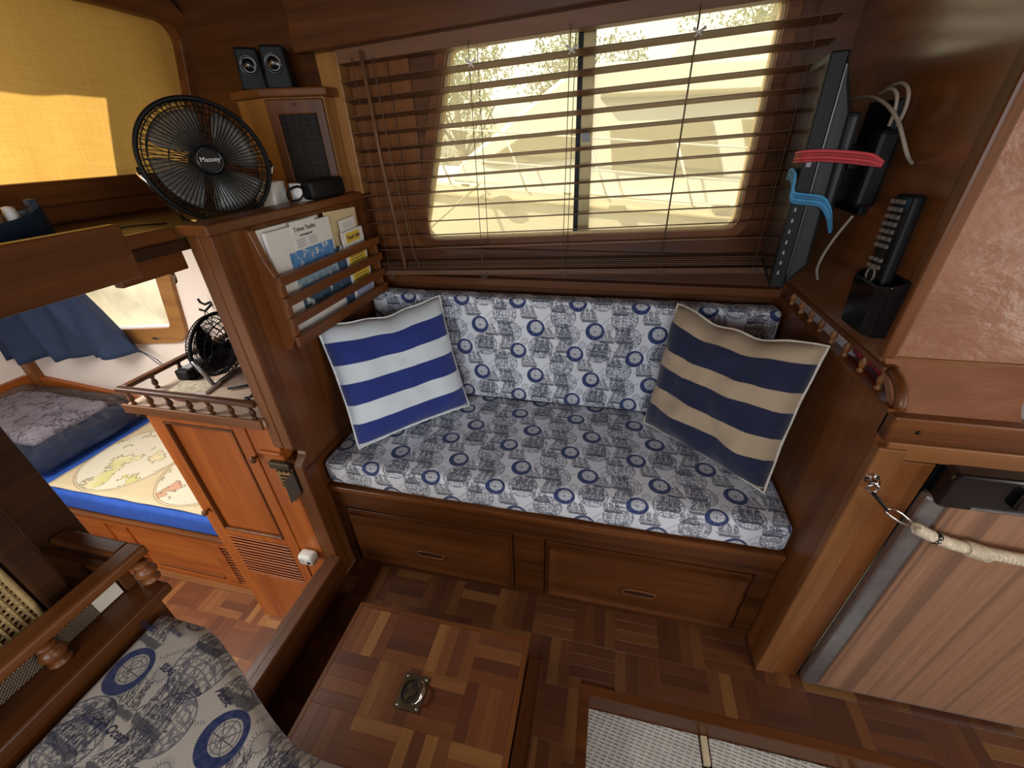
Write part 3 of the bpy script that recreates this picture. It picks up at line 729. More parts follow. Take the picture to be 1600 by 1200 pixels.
# ---- magazine rack on the partition
ra = thing('magazine_rack', (-.745, 1.0, .80), 'wooden slatted magazine rack on the partition above the blue pillow', 'rack')
bp = [(-.770, .812), (-.752, .812), (-.722, .850), (-.722, .985), (-.742, 1.03), (-.757, 1.095), (-.770, 1.10)]
mb = MB(); mb.prism([(p[0], p[1]) for p in bp], 'Y', .772, .790); mb.build('side_board', W['midZ'], ra, .003)
mb = MB(); mb.prism([(p[0], p[1]) for p in [(-.770, .832), (-.722, .85), (-.722, .99), (-.770, .99)]], 'Y', 1.208, 1.220); mb.build('side_board', W['midZ'], ra, .003)
for z in (.987, .938, .889): box('slat', W['midY'], ra, -.726, -.713, .768, 1.222, z-.012, z+.010, .002)
box('bottom_board', W['midY'], ra, -.770, -.722, .790, 1.208, .828, .836, .002)
box('front_board', W['midY'], ra, -.726, -.713, .768, 1.222, .824, .852, .002)

# papers in the rack (facing the settee)
def sheet(name, mat, x, y0, y1, z0, z1, label, t=.003, tilt=0, lean=0, cat='brochure', group='papers in the magazine rack'):
    """flat booklet standing in the rack: origin at bottom middle, tilt in its plane, lean out of it"""
    th = thing(name, (x, (y0+y1)/2, z0), label, cat, group)
    M = Matrix.Translation((x, (y0+y1)/2, z0)) @ Matrix.Rotation(tilt, 4, 'X') @ Matrix.Rotation(lean, 4, 'Y')
    hw = (y1-y0)/2
    mb = MB(); mb.box(-t, 0, -hw, hw, 0, z1-z0, M); mb.build('cover', mat, th)
    return th, M, hw
def decal(th, mat, M, y0, y1, z0, z1, name='print', up_=.0006):
    mb = MB(); mb.box(0, up_, y0, y1, z0, z1, M); return mb.build(name, mat, th)
def tmat(M, y, z, x=.0008): return M @ frame_m((x, y, z), (0, 1, 0), (0, 0, 1))
m = NM('harbour_photo'); c = m.coord(); s_ = m.n('ShaderNodeSeparateXYZ'); m.link(c, s_.inputs[0])
n1 = m.noise(m.mapping(c, (1, 60, 55)), 1, 5, .7); n2 = m.noise(m.mapping(c, (1, 200, 40)), 1, 4, .7)
z = m.math('MULTIPLY', m.math('SUBTRACT', s_.outputs[2], .90), 8.0)
skyc = m.ramp(m.math('ADD', z, m.math('MULTIPLY', n1, .3)), [(.3, (.05, .10, .16)), (.62, (.28, .42, .52)), (.85, (.10, .28, .62))])
m.col(m.mix(m.lt(m.math('SUBTRACT', 1.0, n1), .42, .03), skyc, (.75, .77, .78)))
cprev = m.b.inputs['Base Color'].links[0].from_socket
m.col(m.mix(m.math('MULTIPLY', m.lt(n2, .40, .04), .7), cprev, (.05, .07, .10))); m.set(Roughness=.35); PHOTO = m.m
th, M, hw = sheet('brochure', PAPER, -.757, .792, 1.01, .838, 1.092, 'white folder with blurred edge behind the yacht brochure in the rack', t=.010, cat='folder')
th, M, hw = sheet('brochure', PAPER, -.744, .800, 1.035, .838, 1.085, 'white yacht brochure with a marina photograph in the magazine rack', t=.009)
decal(th, PHOTO, M, -hw+.055, hw-.006, .035, .190, 'photograph')
decal(th, PAPER, M, -.035, .06, .192, .255, 'caption_block')
text('Triton Yachts', .0150, INKM, tmat(M, .015, .236, .0012), th); text('the boating site', .0075, INKM, tmat(M, .015, .222, .0012), th)
for i in range(4):
    decal(th, GREYW, M, -.025, .005, .196+.005*i, .198+.005*i, 'text_line', .0010); decal(th, GREYW, M, .022, .052, .196+.005*i, .198+.005*i, 'text_line', .0010)
text('YACHTS', .022, INKM, tmat(M, .02, .055, .0012), th, shear=.2)
th, M, hw = sheet('paper_folder', MANILA, -.757, 1.03, 1.180, .840, 1.090, 'manila folder standing tallest at the window end of the rack', t=.005, tilt=-.04, cat='folder')
th, M, hw = sheet('leaflet', flat('dark_blue_print', (.05, .09, .17), .5, noise_amt=.5, nscale=60), -.742, 1.028, 1.075, .838, 1.0, 'narrow dark blue leaflet beside the yacht brochure', t=.003)
text('AGM', .018, LETW, tmat(M, 0, .085), th)
mb = MB(); mb.add([M @ Vector((.001, -.014, .145)), M @ Vector((.001, .016, .150)), M @ Vector((.001, .004, .168))], [(0, 1, 2)]); mb.build('emblem', LETW, th)
th, M, hw = sheet('booklet', PAPER, -.738, 1.072, 1.180, .838, 1.035, 'safety booklet with yellow title panel in the magazine rack', t=.004, tilt=.02)
decal(th, YELLOW, M, -.037, .034, .165, .192, 'title_panel'); text('Think Safe', .0165, INKM, tmat(M, -.001, .1785, .0012), th)
decal(th, YELLOW, M, -.045, .045, .105, .135, 'panel'); decal(th, YELLOW, M, -.045, .045, .045, .080, 'panel')
for i in range(3):
    decal(th, INKM, M, -.036, .030, .109+.008*i, .111+.008*i, 'text_line', .0010); decal(th, INKM, M, -.036, .030, .050+.009*i, .052+.009*i, 'text_line', .0010)
decal(th, flat('lilac_print', (.35, .36, .62), .6), M, -.045, .048, .012, .034, 'panel')
th, M, hw = sheet('card', PAPER, -.748, 1.085, 1.165, .95, 1.065, 'small white card above the yellow titled booklet', t=.002, tilt=.03, cat='card')
for i in range(6): decal(th, GREYW, M, -.02+.008*i, -.018+.008*i, .09, .106, 'text_line')

# black case behind the papers
o = MB().rbox((-.788, 1.105, 1.1475), (.046, .15, .048), .010, 3, 4, 3).build('black_case', BLACK, None, weld=True)
tag(o, 'small black case on the partition cap behind the papers', 'case')

# ---- corner cabinet with grille door
cc = thing('corner_cabinet', (-.93, 1.2, 1.12), 'small wooden corner cabinet with black grille door under the speakers', 'cabinet')
pA, pB, pC = (-1.065, 1.20), (-.945, 1.165), (-.790, 1.205)
body = [(-1.065, 1.20), (-.945, 1.165), (-.790, 1.205), (-.790, 1.254), (-.829, 1.254), (-.829, 1.296), (-1.065, 1.296)]
MB().prism(body, 'Z', 1.1225, 1.362).build('body', W['gldZ'], cc, .002)
MB().prism([(-1.065, 1.21), (-.945, 1.175), (-.845, 1.195), (-.845, 1.296), (-1.065, 1.296)], 'Z', 1.0955, 1.1225).build('plinth', W['gldZ'], cc, .001)
top = [(-1.075, 1.19), (-.945, 1.150), (-.772, 1.193), (-.772, 1.254), (-.832, 1.254), (-.832, 1.296), (-1.075, 1.296)]
MB().prism(top, 'Z', 1.362, 1.382).build('top_board', W['midX'], cc, .004)
ex = Vector((pC[0]-pB[0], pC[1]-pB[1], 0)).normalized(); Wd = (Vector(pC)-Vector(pB)).length
Md = frame_m((pB[0], pB[1], 1.122), ex, (0, 0, 1))     # local x along door, y up, z outwards
dm = MB(); out_ = [(.003, .004), (Wd-.003, .004), (Wd-.003, .236), (.003, .236)]; in_ = [(.030, .032), (Wd-.026, .032), (Wd-.026, .200), (.030, .200)]
vs = [Md @ Vector((*p, z)) for z in (0, .010) for q in (out_, in_) for p in q]; fs = []
for i in range(4):
    j = (i+1) % 4; fs += [(i, j, 4+j, 4+i), (8+i, 12+i, 12+j, 8+j), (i, 8+i, 8+j, j), (4+i, 4+j, 12+j, 12+i)]
door = dm.add(vs, fs).build('door', W['mahZ'], cc, .003)
MB().box(.028, Wd-.024, .030, .202, .0005, .002, Md).build('grille_back', flat('grille_cloth', (.008, .008, .008), .8), door)
gm = MB(); gw = Wd-.056
for i in range(11): yy = .036+.016*i; gm.tube([Md @ Vector((.028, yy, .004)), Md @ Vector((Wd-.024, yy, .004))], .0011, 4)
for i in range(5): xx = .042+.021*i; gm.tube([Md @ Vector((xx, .030, .0035)), Md @ Vector((xx, .202, .0035))], .0011, 4)
gm.build('grille', flat('grille_wire', (.05, .035, .03), .5, .3), door)
mb = MB(); mb.lathe([(.0001, 0), (.004, 0), (.003, .003), (.0001, .004)], Md @ Vector((Wd/2, .222, .010)), Md.to_3x3() @ Vector((0, 0, 1)), 8); mb.build('catch', BRASS, door)

# ---- speakers
def speaker(x, y, rz, label):
    t = thing('speaker', (x, y, 1.382), label, 'speaker', 'pair of small black speakers'); t.rotation_euler.z = 0
    M = Matrix.Translation((x, y, 1.382)) @ Matrix.Rotation(rz, 4, 'Z')
    mb = MB(); mb.prism([(-.034, 0), (.034, 0), (.029, .098), (-.029, .098)], 'Y', -.02, .04, M); mb.build('body', BLACK, t, .006)
    mb = MB(); mb.lathe([(.0001, .010), (.008, .009), (.013, .004), (.020, .003), (.022, .006), (.023, .0), (.023, -.002)], M @ Vector((0, -.020, .058)), M.to_3x3() @ Vector((0, -1, 0)), 20); mb.build('cone', GLOSSB, t)
    mb = MB(); mb.lathe([(.0001, .006), (.004, .005), (.0065, .002), (.0065, 0)], M @ Vector((0, -.029, .058)), M.to_3x3() @ Vector((0, -1, 0)), 14); mb.build('dust_cap', STEEL, t)
speaker(-1.012, 1.230, .55, 'left of the two small black speakers on the corner cabinet')
speaker(-.928, 1.228, .42, 'right of the two small black speakers on the corner cabinet')

# ---- desk fans
def fan(name, ctr, axis, R, label, stand_z, blades, bladecol, nw, pivot_drop=0, depth=.075, rear_rings=2, wire=.0012, front_rings=(.93,)):
    t = thing(name, (ctr[0], ctr[1], stand_z), label, 'fan')
    az = Vector(axis).normalized(); ax_ = Vector((0, 0, 1)).cross(az).normalized(); ay = az.cross(ax_)
    M = Matrix(((ax_.x, ay.x, az.x, ctr[0]), (ax_.y, ay.y, az.y, ctr[1]), (ax_.z, ay.z, az.z, ctr[2]), (0, 0, 0, 1)))
    def P(r, a, z): return M @ Vector((r*math.cos(a), r*math.sin(a), z))
    mb = MB(); mb.tube([P(R, 2*PI*i/64, 0) for i in range(64)], .0050, 8, closed=True); mb.build('rim', BLACK, t)
    mb = MB()
    for i in range(nw):
        a = 2*PI*i/nw
        mb.tube([P(R*q, a+sw, z) for q, z, sw in ((.20, depth*.52, 0), (.5, depth*.50, .05), (.80, depth*.38, .09), (.95, depth*.16, .10), (1.0, 0, .10))], wire, 4, cap=False)
    for rr in front_rings: mb.tube([P(R*rr, 2*PI*i/48, depth*.22) for i in range(48)], wire*1.1, 4, closed=True)
    mb.build('front_guard', BLACK, t)
    mb = MB()
    for i in range(nw*2//3):
        a = 2*PI*i/(nw*2//3)
        mb.tube([P(R*q, a, z) for q, z in ((.25, -depth*.62), (.6, -depth*.60), (.9, -depth*.35), (1.0, 0))], wire, 4, cap=False)
    for k in range(rear_rings): mb.tube([P(R*(.55+.3*k/max(1, rear_rings-1)), 2*PI*i/48, -depth*(.60-.12*k)) for i in range(48)], wire*1.2, 4, closed=True)
    mb.build('rear_guard', BLACK, t)
    hb = MB(); hb.lathe([(R*.235, depth*.42), (R*.245, depth*.58), (R*.215, depth*.66), (R*.15, depth*.67), (.0001, depth*.67)], M.translation, az, 32); hub = hb.build('hub_badge', BLACK, t)
    rg = MB(); rg.tube([P(R*.19, 2*PI*i/32, depth*.675) for i in range(32)], .0022, 6, closed=True); rg.build('badge_ring', GLOSSB, hub)
    mo = MB(); mo.lathe([(.0001, -depth*1.35), (R*.22, -depth*1.3), (R*.27, -depth*.95), (R*.27, -depth*.45), (R*.10, -depth*.35), (R*.10, depth*.1)], M.translation, az, 24); mo.build('motor', BLACK, t)
    for i in range(blades):
        a0 = 2*PI*i/blades+.5
        def bf(u, v):
            r = R*(.12+.74*v); a = a0+(u-.5)*(.85+.35*v)*(.75+.5*math.sin(v*PI*.8)); return P(r, a, (u-.5)*.030-.004)
        b = MB().grid(bf, 8, 8).build('blade', bladecol, t); so = b.modifiers.new('solid', 'SOLIDIFY'); so.thickness = .0015
    return t, M, P, R
BLADE = flat('smoke_grey_blade', (.15, .15, .14), .3, coat=.2); BLADE.node_tree.nodes['Principled BSDF'].inputs['Alpha'].default_value = .62
fc = Vector((-.928, .900, 1.222)); fax = Vector((.80, -.62, .10))
ft, FM, FP, FR = fan('desk_fan', fc, fax, .125, 'large round black desk fan on the shelf before the yellow cloth', 1.095, 4, BLADE, 72, front_rings=(.93, .86))
text('Massey', .0135, LETW, FM @ Matrix.Translation((0, .001, .0535)), ft)
mb = MB()
for s_ in (-1, 1):
    p = FM @ Vector((s_*.134, -.012, -.005)); q = Vector((p.x, p.y, 1.101)); mid = p.lerp(q, .5)+(FM.to_3x3() @ Vector((0, 0, -.018)))
    foot = fc+(FM.to_3x3() @ Vector((s_*.085, 0, -.055))); foot.z = 1.1005
    mb.tube([p, p.lerp(foot, .35)+Vector((0, 0, -.004)), p.lerp(foot, .8), foot], .0052, 8)
f1 = fc+(FM.to_3x3() @ Vector((-.085, 0, -.055))); f2 = fc+(FM.to_3x3() @ Vector((.085, 0, -.055))); f1.z = f2.z = 1.1005
f3 = fc+(FM.to_3x3() @ Vector((.06, 0, .03))); f4 = fc+(FM.to_3x3() @ Vector((-.06, 0, .03))); f3.z = f4.z = 1.1005
mb.tube([f1, f4, f3, f2], .005, 8); mb.build('stand', CHROME, ft)
for s_ in (-1, 1):
    mb = MB(); mb.lathe([(.0001, 0), (.008, 0), (.008, .008), (.0001, .010)], FM @ Vector((s_*.126, -.010, -.005)), FM.to_3x3() @ Vector((s_, 0, 0)), 12); mb.build('pivot_knob', BLACK, ft)
ct = MB().tube([(-1.05, .84, 1.097), (-1.10, .80, 1.098), (-1.12, .74, 1.097), (-1.06, .70, 1.097), (-.97, .685, 1.097), (-.90, .66, 1.098)], .0018, 5).build('fan_cord', BLACK); tag(ct, 'thin black cord lying on the shelf left of the big fan', 'cord')

fc2 = Vector((-1.115, .885, .748)); 
ft2, FM2, FP2, _ = fan('table_fan', fc2, (-.90, -.05, .16), .094, 'small black fan standing on the fore cabin counter', .645, 3, BLACK, 54, depth=.085, rear_rings=3, wire=.0011, front_rings=(.93, .8, .65, .5))
mb = MB()
for s_ in (-1, 1):
    p = FM2 @ Vector((s_*.094, -.006, -.004)); foot = fc2+(FM2.to_3x3() @ Vector((s_*.075, 0, -.01))); foot.z = .651
    mb.tube([p, p.lerp(foot, .5), foot], [.007, .0065, .006], 8)
a = fc2+(FM2.to_3x3() @ Vector((-.075, 0, -.01))); b = fc2+(FM2.to_3x3() @ Vector((.075, 0, -.01))); a.z = b.z = .651
mb.tube([a, b], .006, 8); mb.build('stand', STEEL, ft2)
mb = MB(); mb.tube([FM2 @ Vector((0, .0, -.11)), (-.955, .90, .72), (-.94, .88, .665), (-.99, .83, .652), (-1.04, .80, .652)], .004, 6); mb.build('cord', BLACK, ft2)
mb = MB()
for p in ([(-.90, .80, .652), (-.95, .765, .652), (-.87, .745, .652)], [(-.87, .80, .66), (-.91, .775, .68), (-.93, .755, .655), (-.97, .74, .652)]): mb.tube(p, .003, 6)
tag(mb.build('power_cable', BLACK), 'tangle of black cables beside the small fan', 'cable')

# ---- things on the shelf beside the big fan
o = MB().rbox((-.895, 1.03, 1.1335), (.06, .055, .075), .006, 3, 3, 3).build('power_adapter', WHITE, None, weld=True); tag(o, 'white plastic adapter box behind the big fan', 'adapter')
o = MB().lathe([(.022, 0), (.030, 0), (.030, .042), (.022, .042)], (-.815, 1.055, 1.122), n=24).build('paper_roll', PAPER); tag(o, 'short white roll on the shelf in front of the corner cabinet', 'roll')
mb = MB(); mb.tube([(-.800+.024*math.cos(t*.5), 1.005+.012*math.sin(t*.5), 1.143+.016*math.sin(t*.5)) for t in range(13)], .0032, 6, closed=True); tag(mb.build('wrist_strap', BLACK), 'black looped strap leaning on the white roll', 'strap')

# ---- model boat
bo = thing('model_boat', (-1.13, .55, 1.095), 'little blue model fishing boat at the left end of the shelf', 'model boat')
mb = MB(); L = .25
def hull(u, v):
    a = 2*u-1; w_ = .034*(1-abs(a)**2.6)**.6; s = math.sin((v-.5)*PI)
    return Vector((-1.13+w_*s, .605+a*L/2+(.012*a if a > 0 else 0), 1.126+.040*(abs(2*v-1)**1.6)+.022*a*a*abs(2*v-1)))
mb.grid(hull, 24, 12).build('hull', flat('blue_hull', (.018, .035, .065), .4), bo)
mb = MB(); mb.prism([(-1.13+.031*math.sqrt(max(0, 1-abs(a)**2.6))*s, .605+a*L/2*.97) for s, rng in ((1, range(-10, 11)), (-1, range(10, -11, -1))) for a in [k/10 for k in rng]], 'Z', 1.158, 1.161); mb.build('deck', W['gldY'], bo)
mb = MB(); mb.box(-1.142, -1.118, .57, .60, 1.161, 1.185); mb.build('wheelhouse', PAPER, bo, .002)
mb = MB(); mb.box(-1.137, -1.123, .722, .735, 1.155, 1.20); mb.build('stem_post', flat('blue_hull_dark', (.03, .05, .09), .5), bo)
for i, y in enumerate((.55, .635, .662, .688)):
    mb = MB(); mb.lathe([(.010, 0), (.011, .018), (.009, .030), (.0001, .032)], (-1.128, y, 1.161), n=10); mb.build('barrel', PAPER if i % 2 else flat('net_brown', (.25, .16, .08), .8), bo)
mb = MB(); mb.tube([(-1.13, .565, 1.16), (-1.13, .565, 1.29)], .0022, 6); mb.tube([(-1.13, .565, 1.285), (-1.13, .725, 1.185)], .0007, 4); mb.tube([(-1.13, .565, 1.26), (-1.13, .70, 1.175)], .0007, 4); mb.tube([(-1.13, .565, 1.285), (-1.13, .49, 1.175)], .0007, 4); mb.build('mast_rigging', W['gldZ'], bo)
for o in bo.children: o.matrix_parent_inverse = Matrix.Translation((-.005, -.075, -.0270)) @ o.matrix_parent_inverse

# ---- fore cabinet
fcab = thing('side_cabinet', (-1.04, .70, -.4), 'tall red mahogany cabinet with louvred door in the fore cabin', 'cabinet')
CX0, CX1, CY = -1.250, -.826, .700
mb = MB(); mb.box(CX0, CX1, CY+.012, 1.315, -.40, .625); mb.build('carcass', W['redZ'], fcab)
mb = MB(); mb.box(CX0, -1.236, CY, CY+.012, -.40, .625); mb.box(-.912, CX1, CY, CY+.012, -.40, .625); mb.box(-1.236, -.912, CY, CY+.012, -.40, -.148); mb.build('face_frame', W['redZ'], fcab, .0015)
dr = MB(); DX0, DX1 = -1.234, -.914
for a in ((DX0, -1.192, -.145, .620), (-.956, DX1, -.145, .620), (-1.192, -.956, .590, .620), (-1.192, -.956, .108, .140), (-1.192, -.956, -.145, -.100)): dr.box(a[0], a[1], CY-.003, CY+.011, a[2], a[3])
door = dr.build('door', W['redZ'], fcab, .0015)
box('door_panel', W['redZ'], door, -1.194, -.954, CY+.006, CY+.0105, .138, .592)
mb = MB()
for a in ((-1.192, -1.186, .140, .590), (-.962, -.956, .140, .590), (-1.186, -.962, .140, .147), (-1.186, -.962, .583, .590)): mb.box(a[0], a[1], CY-.006, CY+.004, a[2], a[3])
mb.build('panel_moulding', W['midZ'], door, .002)
box('louvre_back', W['dark'], door, -1.194, -.954, CY+.008, CY+.010, -.102, .110)
Ms = Matrix.Rotation(-.6, 4, 'X')
lme = MB().box(-.118, .118, -.007, .007, -.0018, .0018, Ms).mesh('louvre_slat'); lme.materials.append(W['redX'])
for i in range(13):
    o = link('louvre_slat', lme, door); o.location = (-1.074, CY+.002, -.092+.0160*i)
for x, z, n_ in ((-1.213, .228, 'door_knob'), (-.912, .505, 'door_latch')):
    mb = MB(); mb.lathe([(.004, 0), (.004, .008), (.010, .012), (.011, .018), (.007, .022), (.0001, .023)], (x, CY-.003, z), (0, -1, 0), 14); mb.build(n_, W['midZ'], door if n_ == 'door_knob' else fcab)
top_ = MB(); top_.box(-1.275, -.826, .682, 1.315, .625, .645); top_.build('countertop', flat('cream_counter', (.62, .47, .36), .45, noise_amt=.05), fcab, .003)
box('counter_edge', W['midX'], fcab, -1.279, -.826, .676, .684, .622, .650, .002)
sp2 = MB().lathe([(.0065, 0), (.0065, .004), (.0035, .007), (.0075, .014), (.008, .019), (.006, .026), (.0035, .031), (.006, .034), (.0065, .040)], (0, 0, 0), n=12).mesh('spindle'); sp2.materials.append(W['mahZ'])
for i in range(7):
    o = link('spindle', sp2, fcab); o.location = (-1.250+.066*i, .690, .646)
for i in range(1, 5):
    o = link('spindle', sp2, fcab); o.location = (-1.268, .690+.085*i, .646)
box('gallery_rail', W['mahX'], fcab, -1.282, -.832, .681, .700, .686, .699, .004)
box('gallery_rail', W['mahX'], fcab, -1.280, -1.258, .700, 1.10, .686, .698, .003)
# bronze vent plate, dark skewed plate, arched lip on the cabinet front
ve = thing('bronze_vent', (-.85, CY, .40), 'ornate bronze vent plate on the red cabinet beside the partition', 'vent')
mb = MB(); mb.box(-.866, -.806, CY-.006, CY-.0004, .395, .498); mb.build('plate', BRONZE, ve, .003)
mb = MB(); mb.box(-.870, -.803, CY-.016, CY-.0004, .478, .500); mb.build('hood', flat('dark_bronze', (.05, .035, .02), .4, .6), ve, .003)
for i in range(4): box('vent_slot', BLACK, ve, -.856, -.818, CY-.0075, CY-.005, .404+.013*i, .409+.013*i)
for i in range(3):
    mb = MB(); mb.tube([(-.852+.016*i+.007*math.cos(t*PI/6), CY-.008, .462+.007*math.sin(t*PI/6)) for t in range(7)], .002, 5); mb.build('scroll', flat('scroll_dark', (.03, .02, .012), .4, .5), ve)
mb = MB(); mb.add([(-.803, CY-.011, .474), (-.802, CY-.011, .392), (-.852, CY-.011, .338), (-.848, CY-.011, .424), (-.803, CY-.001, .474), (-.802, CY-.001, .392), (-.852, CY-.001, .338), (-.848, CY-.001, .424)], [(0, 1, 2, 3), (7, 6, 5, 4), (0, 4, 5, 1), (1, 5, 6, 2), (2, 6, 7, 3), (3, 7, 4, 0)]); mb.build('dark_plate', flat('black_plate', (.02, .014, .012), .5), ve)
box('lip', W['redX'], fcab, -.897, -.826, CY-.008, CY, .520, .530, .003)
al = thing('gas_alarm', (-.87, .68, .08), 'white rounded gas alarm at the foot of the partition post', 'alarm')
mb = MB().rbox((-.868, .680, .096), (.054, .036, .044), .011, 3, 3, 3); mb.build('housing', WHITE, al, weld=True)
mb = MB(); mb.tube([(-.880+.008*math.cos(t*PI/8), .6615, .096+.008*math.sin(t*PI/8)) for t in range(16)], .0010, 5, closed=True); mb.build('test_button', GREYW, al)
box('indicator', BLACK, al, -.860, -.850, .6605, .664, .088, .098)

# counter bits
ps = thing('power_strip', (-1.22, .93, .645), 'black socket strip on the counter behind the small fan', 'power strip')
box('body', BLACK, ps, -1.245, -1.195, .82, 1.06, .646, .680, .006)
for i in range(4): box('socket', GREYW, ps, -1.235, -1.205, .84+.054*i, .868+.054*i, .680, .682)
bk = thing('booklet', (-1.16, .80, .645), 'small booklet lying on the counter under the fan rail', 'booklet')
M = Matrix.Translation((-1.15, .79, .646)) @ Matrix.Rotation(.15, 4, 'Z'); mb = MB(); mb.box(-.06, .06, -.032, .032, 0, .008, M); mb.build('pages', PAPER, bk)
mb = MB(); mb.box(-.058, .058, -.031, .031, .008, .009, M); mb.build('cover', flat('booklet_cover', (.52, .45, .33), .6, noise_amt=.4, nscale=70), bk)
mb = MB().rbox((-1.125, .735, .656), (.07, .022, .018), .006, 3, 2, 2); tag(mb.build('pink_marker_box', flat('pink_box', (.55, .20, .22), .5), None, weld=True), 'small pink box behind the counter spindles', 'box')

# coat hook with wires
hk = thing('coat_hook', (-1.60, 1.32, .66), 'black coat hook with dangling wire beside the small window', 'hook')
mb = MB(); mb.tube([(-1.60, 1.318, .70), (-1.60, 1.29, .70), (-1.60, 1.275, .715), (-1.60, 1.272, .73)], .005, 6); mb.tube([(-1.60, 1.318, .69), (-1.60, 1.28, .675), (-1.60, 1.26, .69)], .005, 6); mb.build('prongs', BLACK, hk)
mb = MB(); mb.tube([(-1.60, 1.28, .68), (-1.615, 1.28, .64), (-1.59, 1.28, .60), (-1.56, 1.28, .585)], .0022, 5); mb.tube([(-1.60, 1.28, .68), (-1.58, 1.28, .65), (-1.60, 1.28, .60)], .002, 5); mb.build('wire', BLACK, hk)
hk2 = thing('brass_hook', (-.865, .645, 1.03), 'tiny brass hook hanging under the companionway header', 'hook')
mb = MB(); mb.tube([(-.876, .668, 1.034), (-.876, .668, 1.020), (-.878, .668, 1.012), (-.882, .668, 1.010)], .003, 6); mb.build('shank', BRASS, hk2)

# ---- berth
be = thing('berth_base', (-2.1, .776, -.4), 'red mahogany berth front with panels below the blue mattress', 'berth')
mb = MB(); mb.box(-3.0, -1.252, .790, 1.315, -.40, -.082); mb.build('carcass', W['redX'], be)
mb = MB()
for a in ((-3.0, -1.252, -.118, -.080), (-3.0, -1.252, -.40, -.365), (-3.0, -2.02, -.365, -.118), (-1.92, -1.90, -.365, -.118), (-1.47, -1.42, -.365, -.118), (-1.275, -1.252, -.365, -.118)): mb.box(a[0], a[1], .776, .790, a[2], a[3])
mb.build('face_frame', W['redX'], be, .002)
box('front_panel', W['redX'], be, -2.02, -1.92, .784, .789, -.365, -.118)
box('front_panel', W['redX'], be, -1.90, -1.47, .784, .789, -.365, -.118)
box('panel_strip', W['midX'], be, -1.86, -1.50, .779, .784, -.358, -.345, .002)
box('louvre_back', W['dark'], be, -1.42, -1.275, .787, .789, -.365, -.118)
lm2 = MB().box(-.0725, .0725, -.005, .005, -.0016, .0016, Ms).mesh('louvre_slat'); lm2.materials.append(W['redX'])
for i in range(14):
    o = link('louvre_slat', lm2, be); o.location = (-1.3475, .783, -.355+.0175*i)
box('top_lip', W['midX'], be, -3.0, -1.252, .768, .800, -.082, -.068, .003)
mb = MB().rbox((-2.12, 1.042, -.015), (1.70, .525, .100), .02, 20, 8, 3, jitter=.004, jscale=3); tag(mb.build('mattress', BLUEF, None, weld=True), 'blue mattress on the fore berth', 'mattress')
# map print coverlet
m = NM('old_map_print'); uvn = m.coord('UV'); s_ = m.n('ShaderNodeSeparateXYZ'); m.link(uvn, s_.inputs[0]); U, V = s_.outputs[0], s_.outputs[1]
paper_c = m.mix(m.noise(uvn, 6, 4), (.58, .46, .27), (.68, .58, .38)); c = paper_c
nz = m.noise(uvn, 8.5, 5, .6)
for cx, R in ((-1.60, .205), (-2.03, .205)):
    du = m.math('SUBTRACT', U, cx); dv = m.math('SUBTRACT', V, 1.015); r = m.math('SQRT', m.math('ADD', m.math('MULTIPLY', du, du), m.math('MULTIPLY', dv, dv)))
    ins = m.lt(r, R, .002)
    c = m.mix(m.math('MULTIPLY', ins, .85), c, (.70, .66, .52))
    landm = m.math('MULTIPLY', ins, m.lt(m.math('SUBTRACT', 1.0, nz), .44, .006))
    c = m.mix(m.math('MULTIPLY', landm, .9), c, m.ramp(m.noise(uvn, 5, 1), [(.35, (.60, .57, .20)), (.5, (.72, .66, .38)), (.65, (.60, .30, .18))]))
    coast = m.math('MULTIPLY', ins, m.lt(m.math('ABSOLUTE', m.math('SUBTRACT', nz, .56)), .010, .006)); c = m.mix(m.math('MULTIPLY', coast, .75), c, (.10, .08, .05))
    for rr in (R, R*1.04):
        c = m.mix(m.math('MULTIPLY', m.lt(m.math('ABSOLUTE', m.math('SUBTRACT', r, rr)), .0018, .001), .6), c, (.16, .11, .06))
fine = m.lt(m.math('SUBTRACT', 1.0, m.noise(m.mapping(uvn, (60, 180, 1)), 1, 3, .7)), .34, .03); c = m.mix(m.math('MULTIPLY', fine, .28), c, (.15, .11, .06))
m.col(c); m.set(Roughness=.8); MAPM = m.m
def cov(u, v):
    x = -2.24+.96*u; y = .795+.49*v; return Vector((x, y, .0425+.005*noise.noise(Vector((x*6, y*6, 0)))+.0012*math.sin(x*40)))
o = MB().grid(cov, 40, 20, lambda u, v: (-2.24+.96*u, .795+.49*v)).build('map_coverlet', MAPM); so = o.modifiers.new('solid', 'SOLIDIFY'); so.thickness = .004; so.offset = 1
tag(o, 'cream coverlet printed with an old world map on the berth', 'coverlet')
# bedding in a clear bag
m = NM('lavender_map_print'); c = m.coord(); nz = m.noise(c, 10, 5, .6); base = m.mix(m.noise(c, 3, 2), (.44, .38, .44), (.60, .54, .60))
ln = m.lt(m.math('ABSOLUTE', m.math('SUBTRACT', nz, .5)), .018, .01); fine = m.lt(m.math('SUBTRACT', 1.0, m.noise(m.mapping(c, (90, 150, 90)), 1, 3, .7)), .40, .03)
base = m.mix(m.math('MULTIPLY', m.lt(m.math('SUBTRACT', 1.0, nz), .42, .01), .3), base, (.28, .22, .32))
m.col(m.mix(m.math('MAXIMUM', m.math('MULTIPLY', ln, .85), m.math('MULTIPLY', fine, .8)), base, (.06, .05, .10))); m.set(Roughness=.75); LAV = m.m
NAVY = flat('navy_bedding', (.015, .03, .075), .8)
bg = thing('bedding_bag', (-2.5, 1.03, .04), 'clear plastic bag of folded navy and lavender map print bedding on the berth', 'bedding')
mb = MB().rbox((-2.62, 1.035, .105), (.70, .44, .085), .035, 16, 10, 3, jitter=.014, jscale=7); mb.build('navy_quilt', NAVY, bg, weld=True)
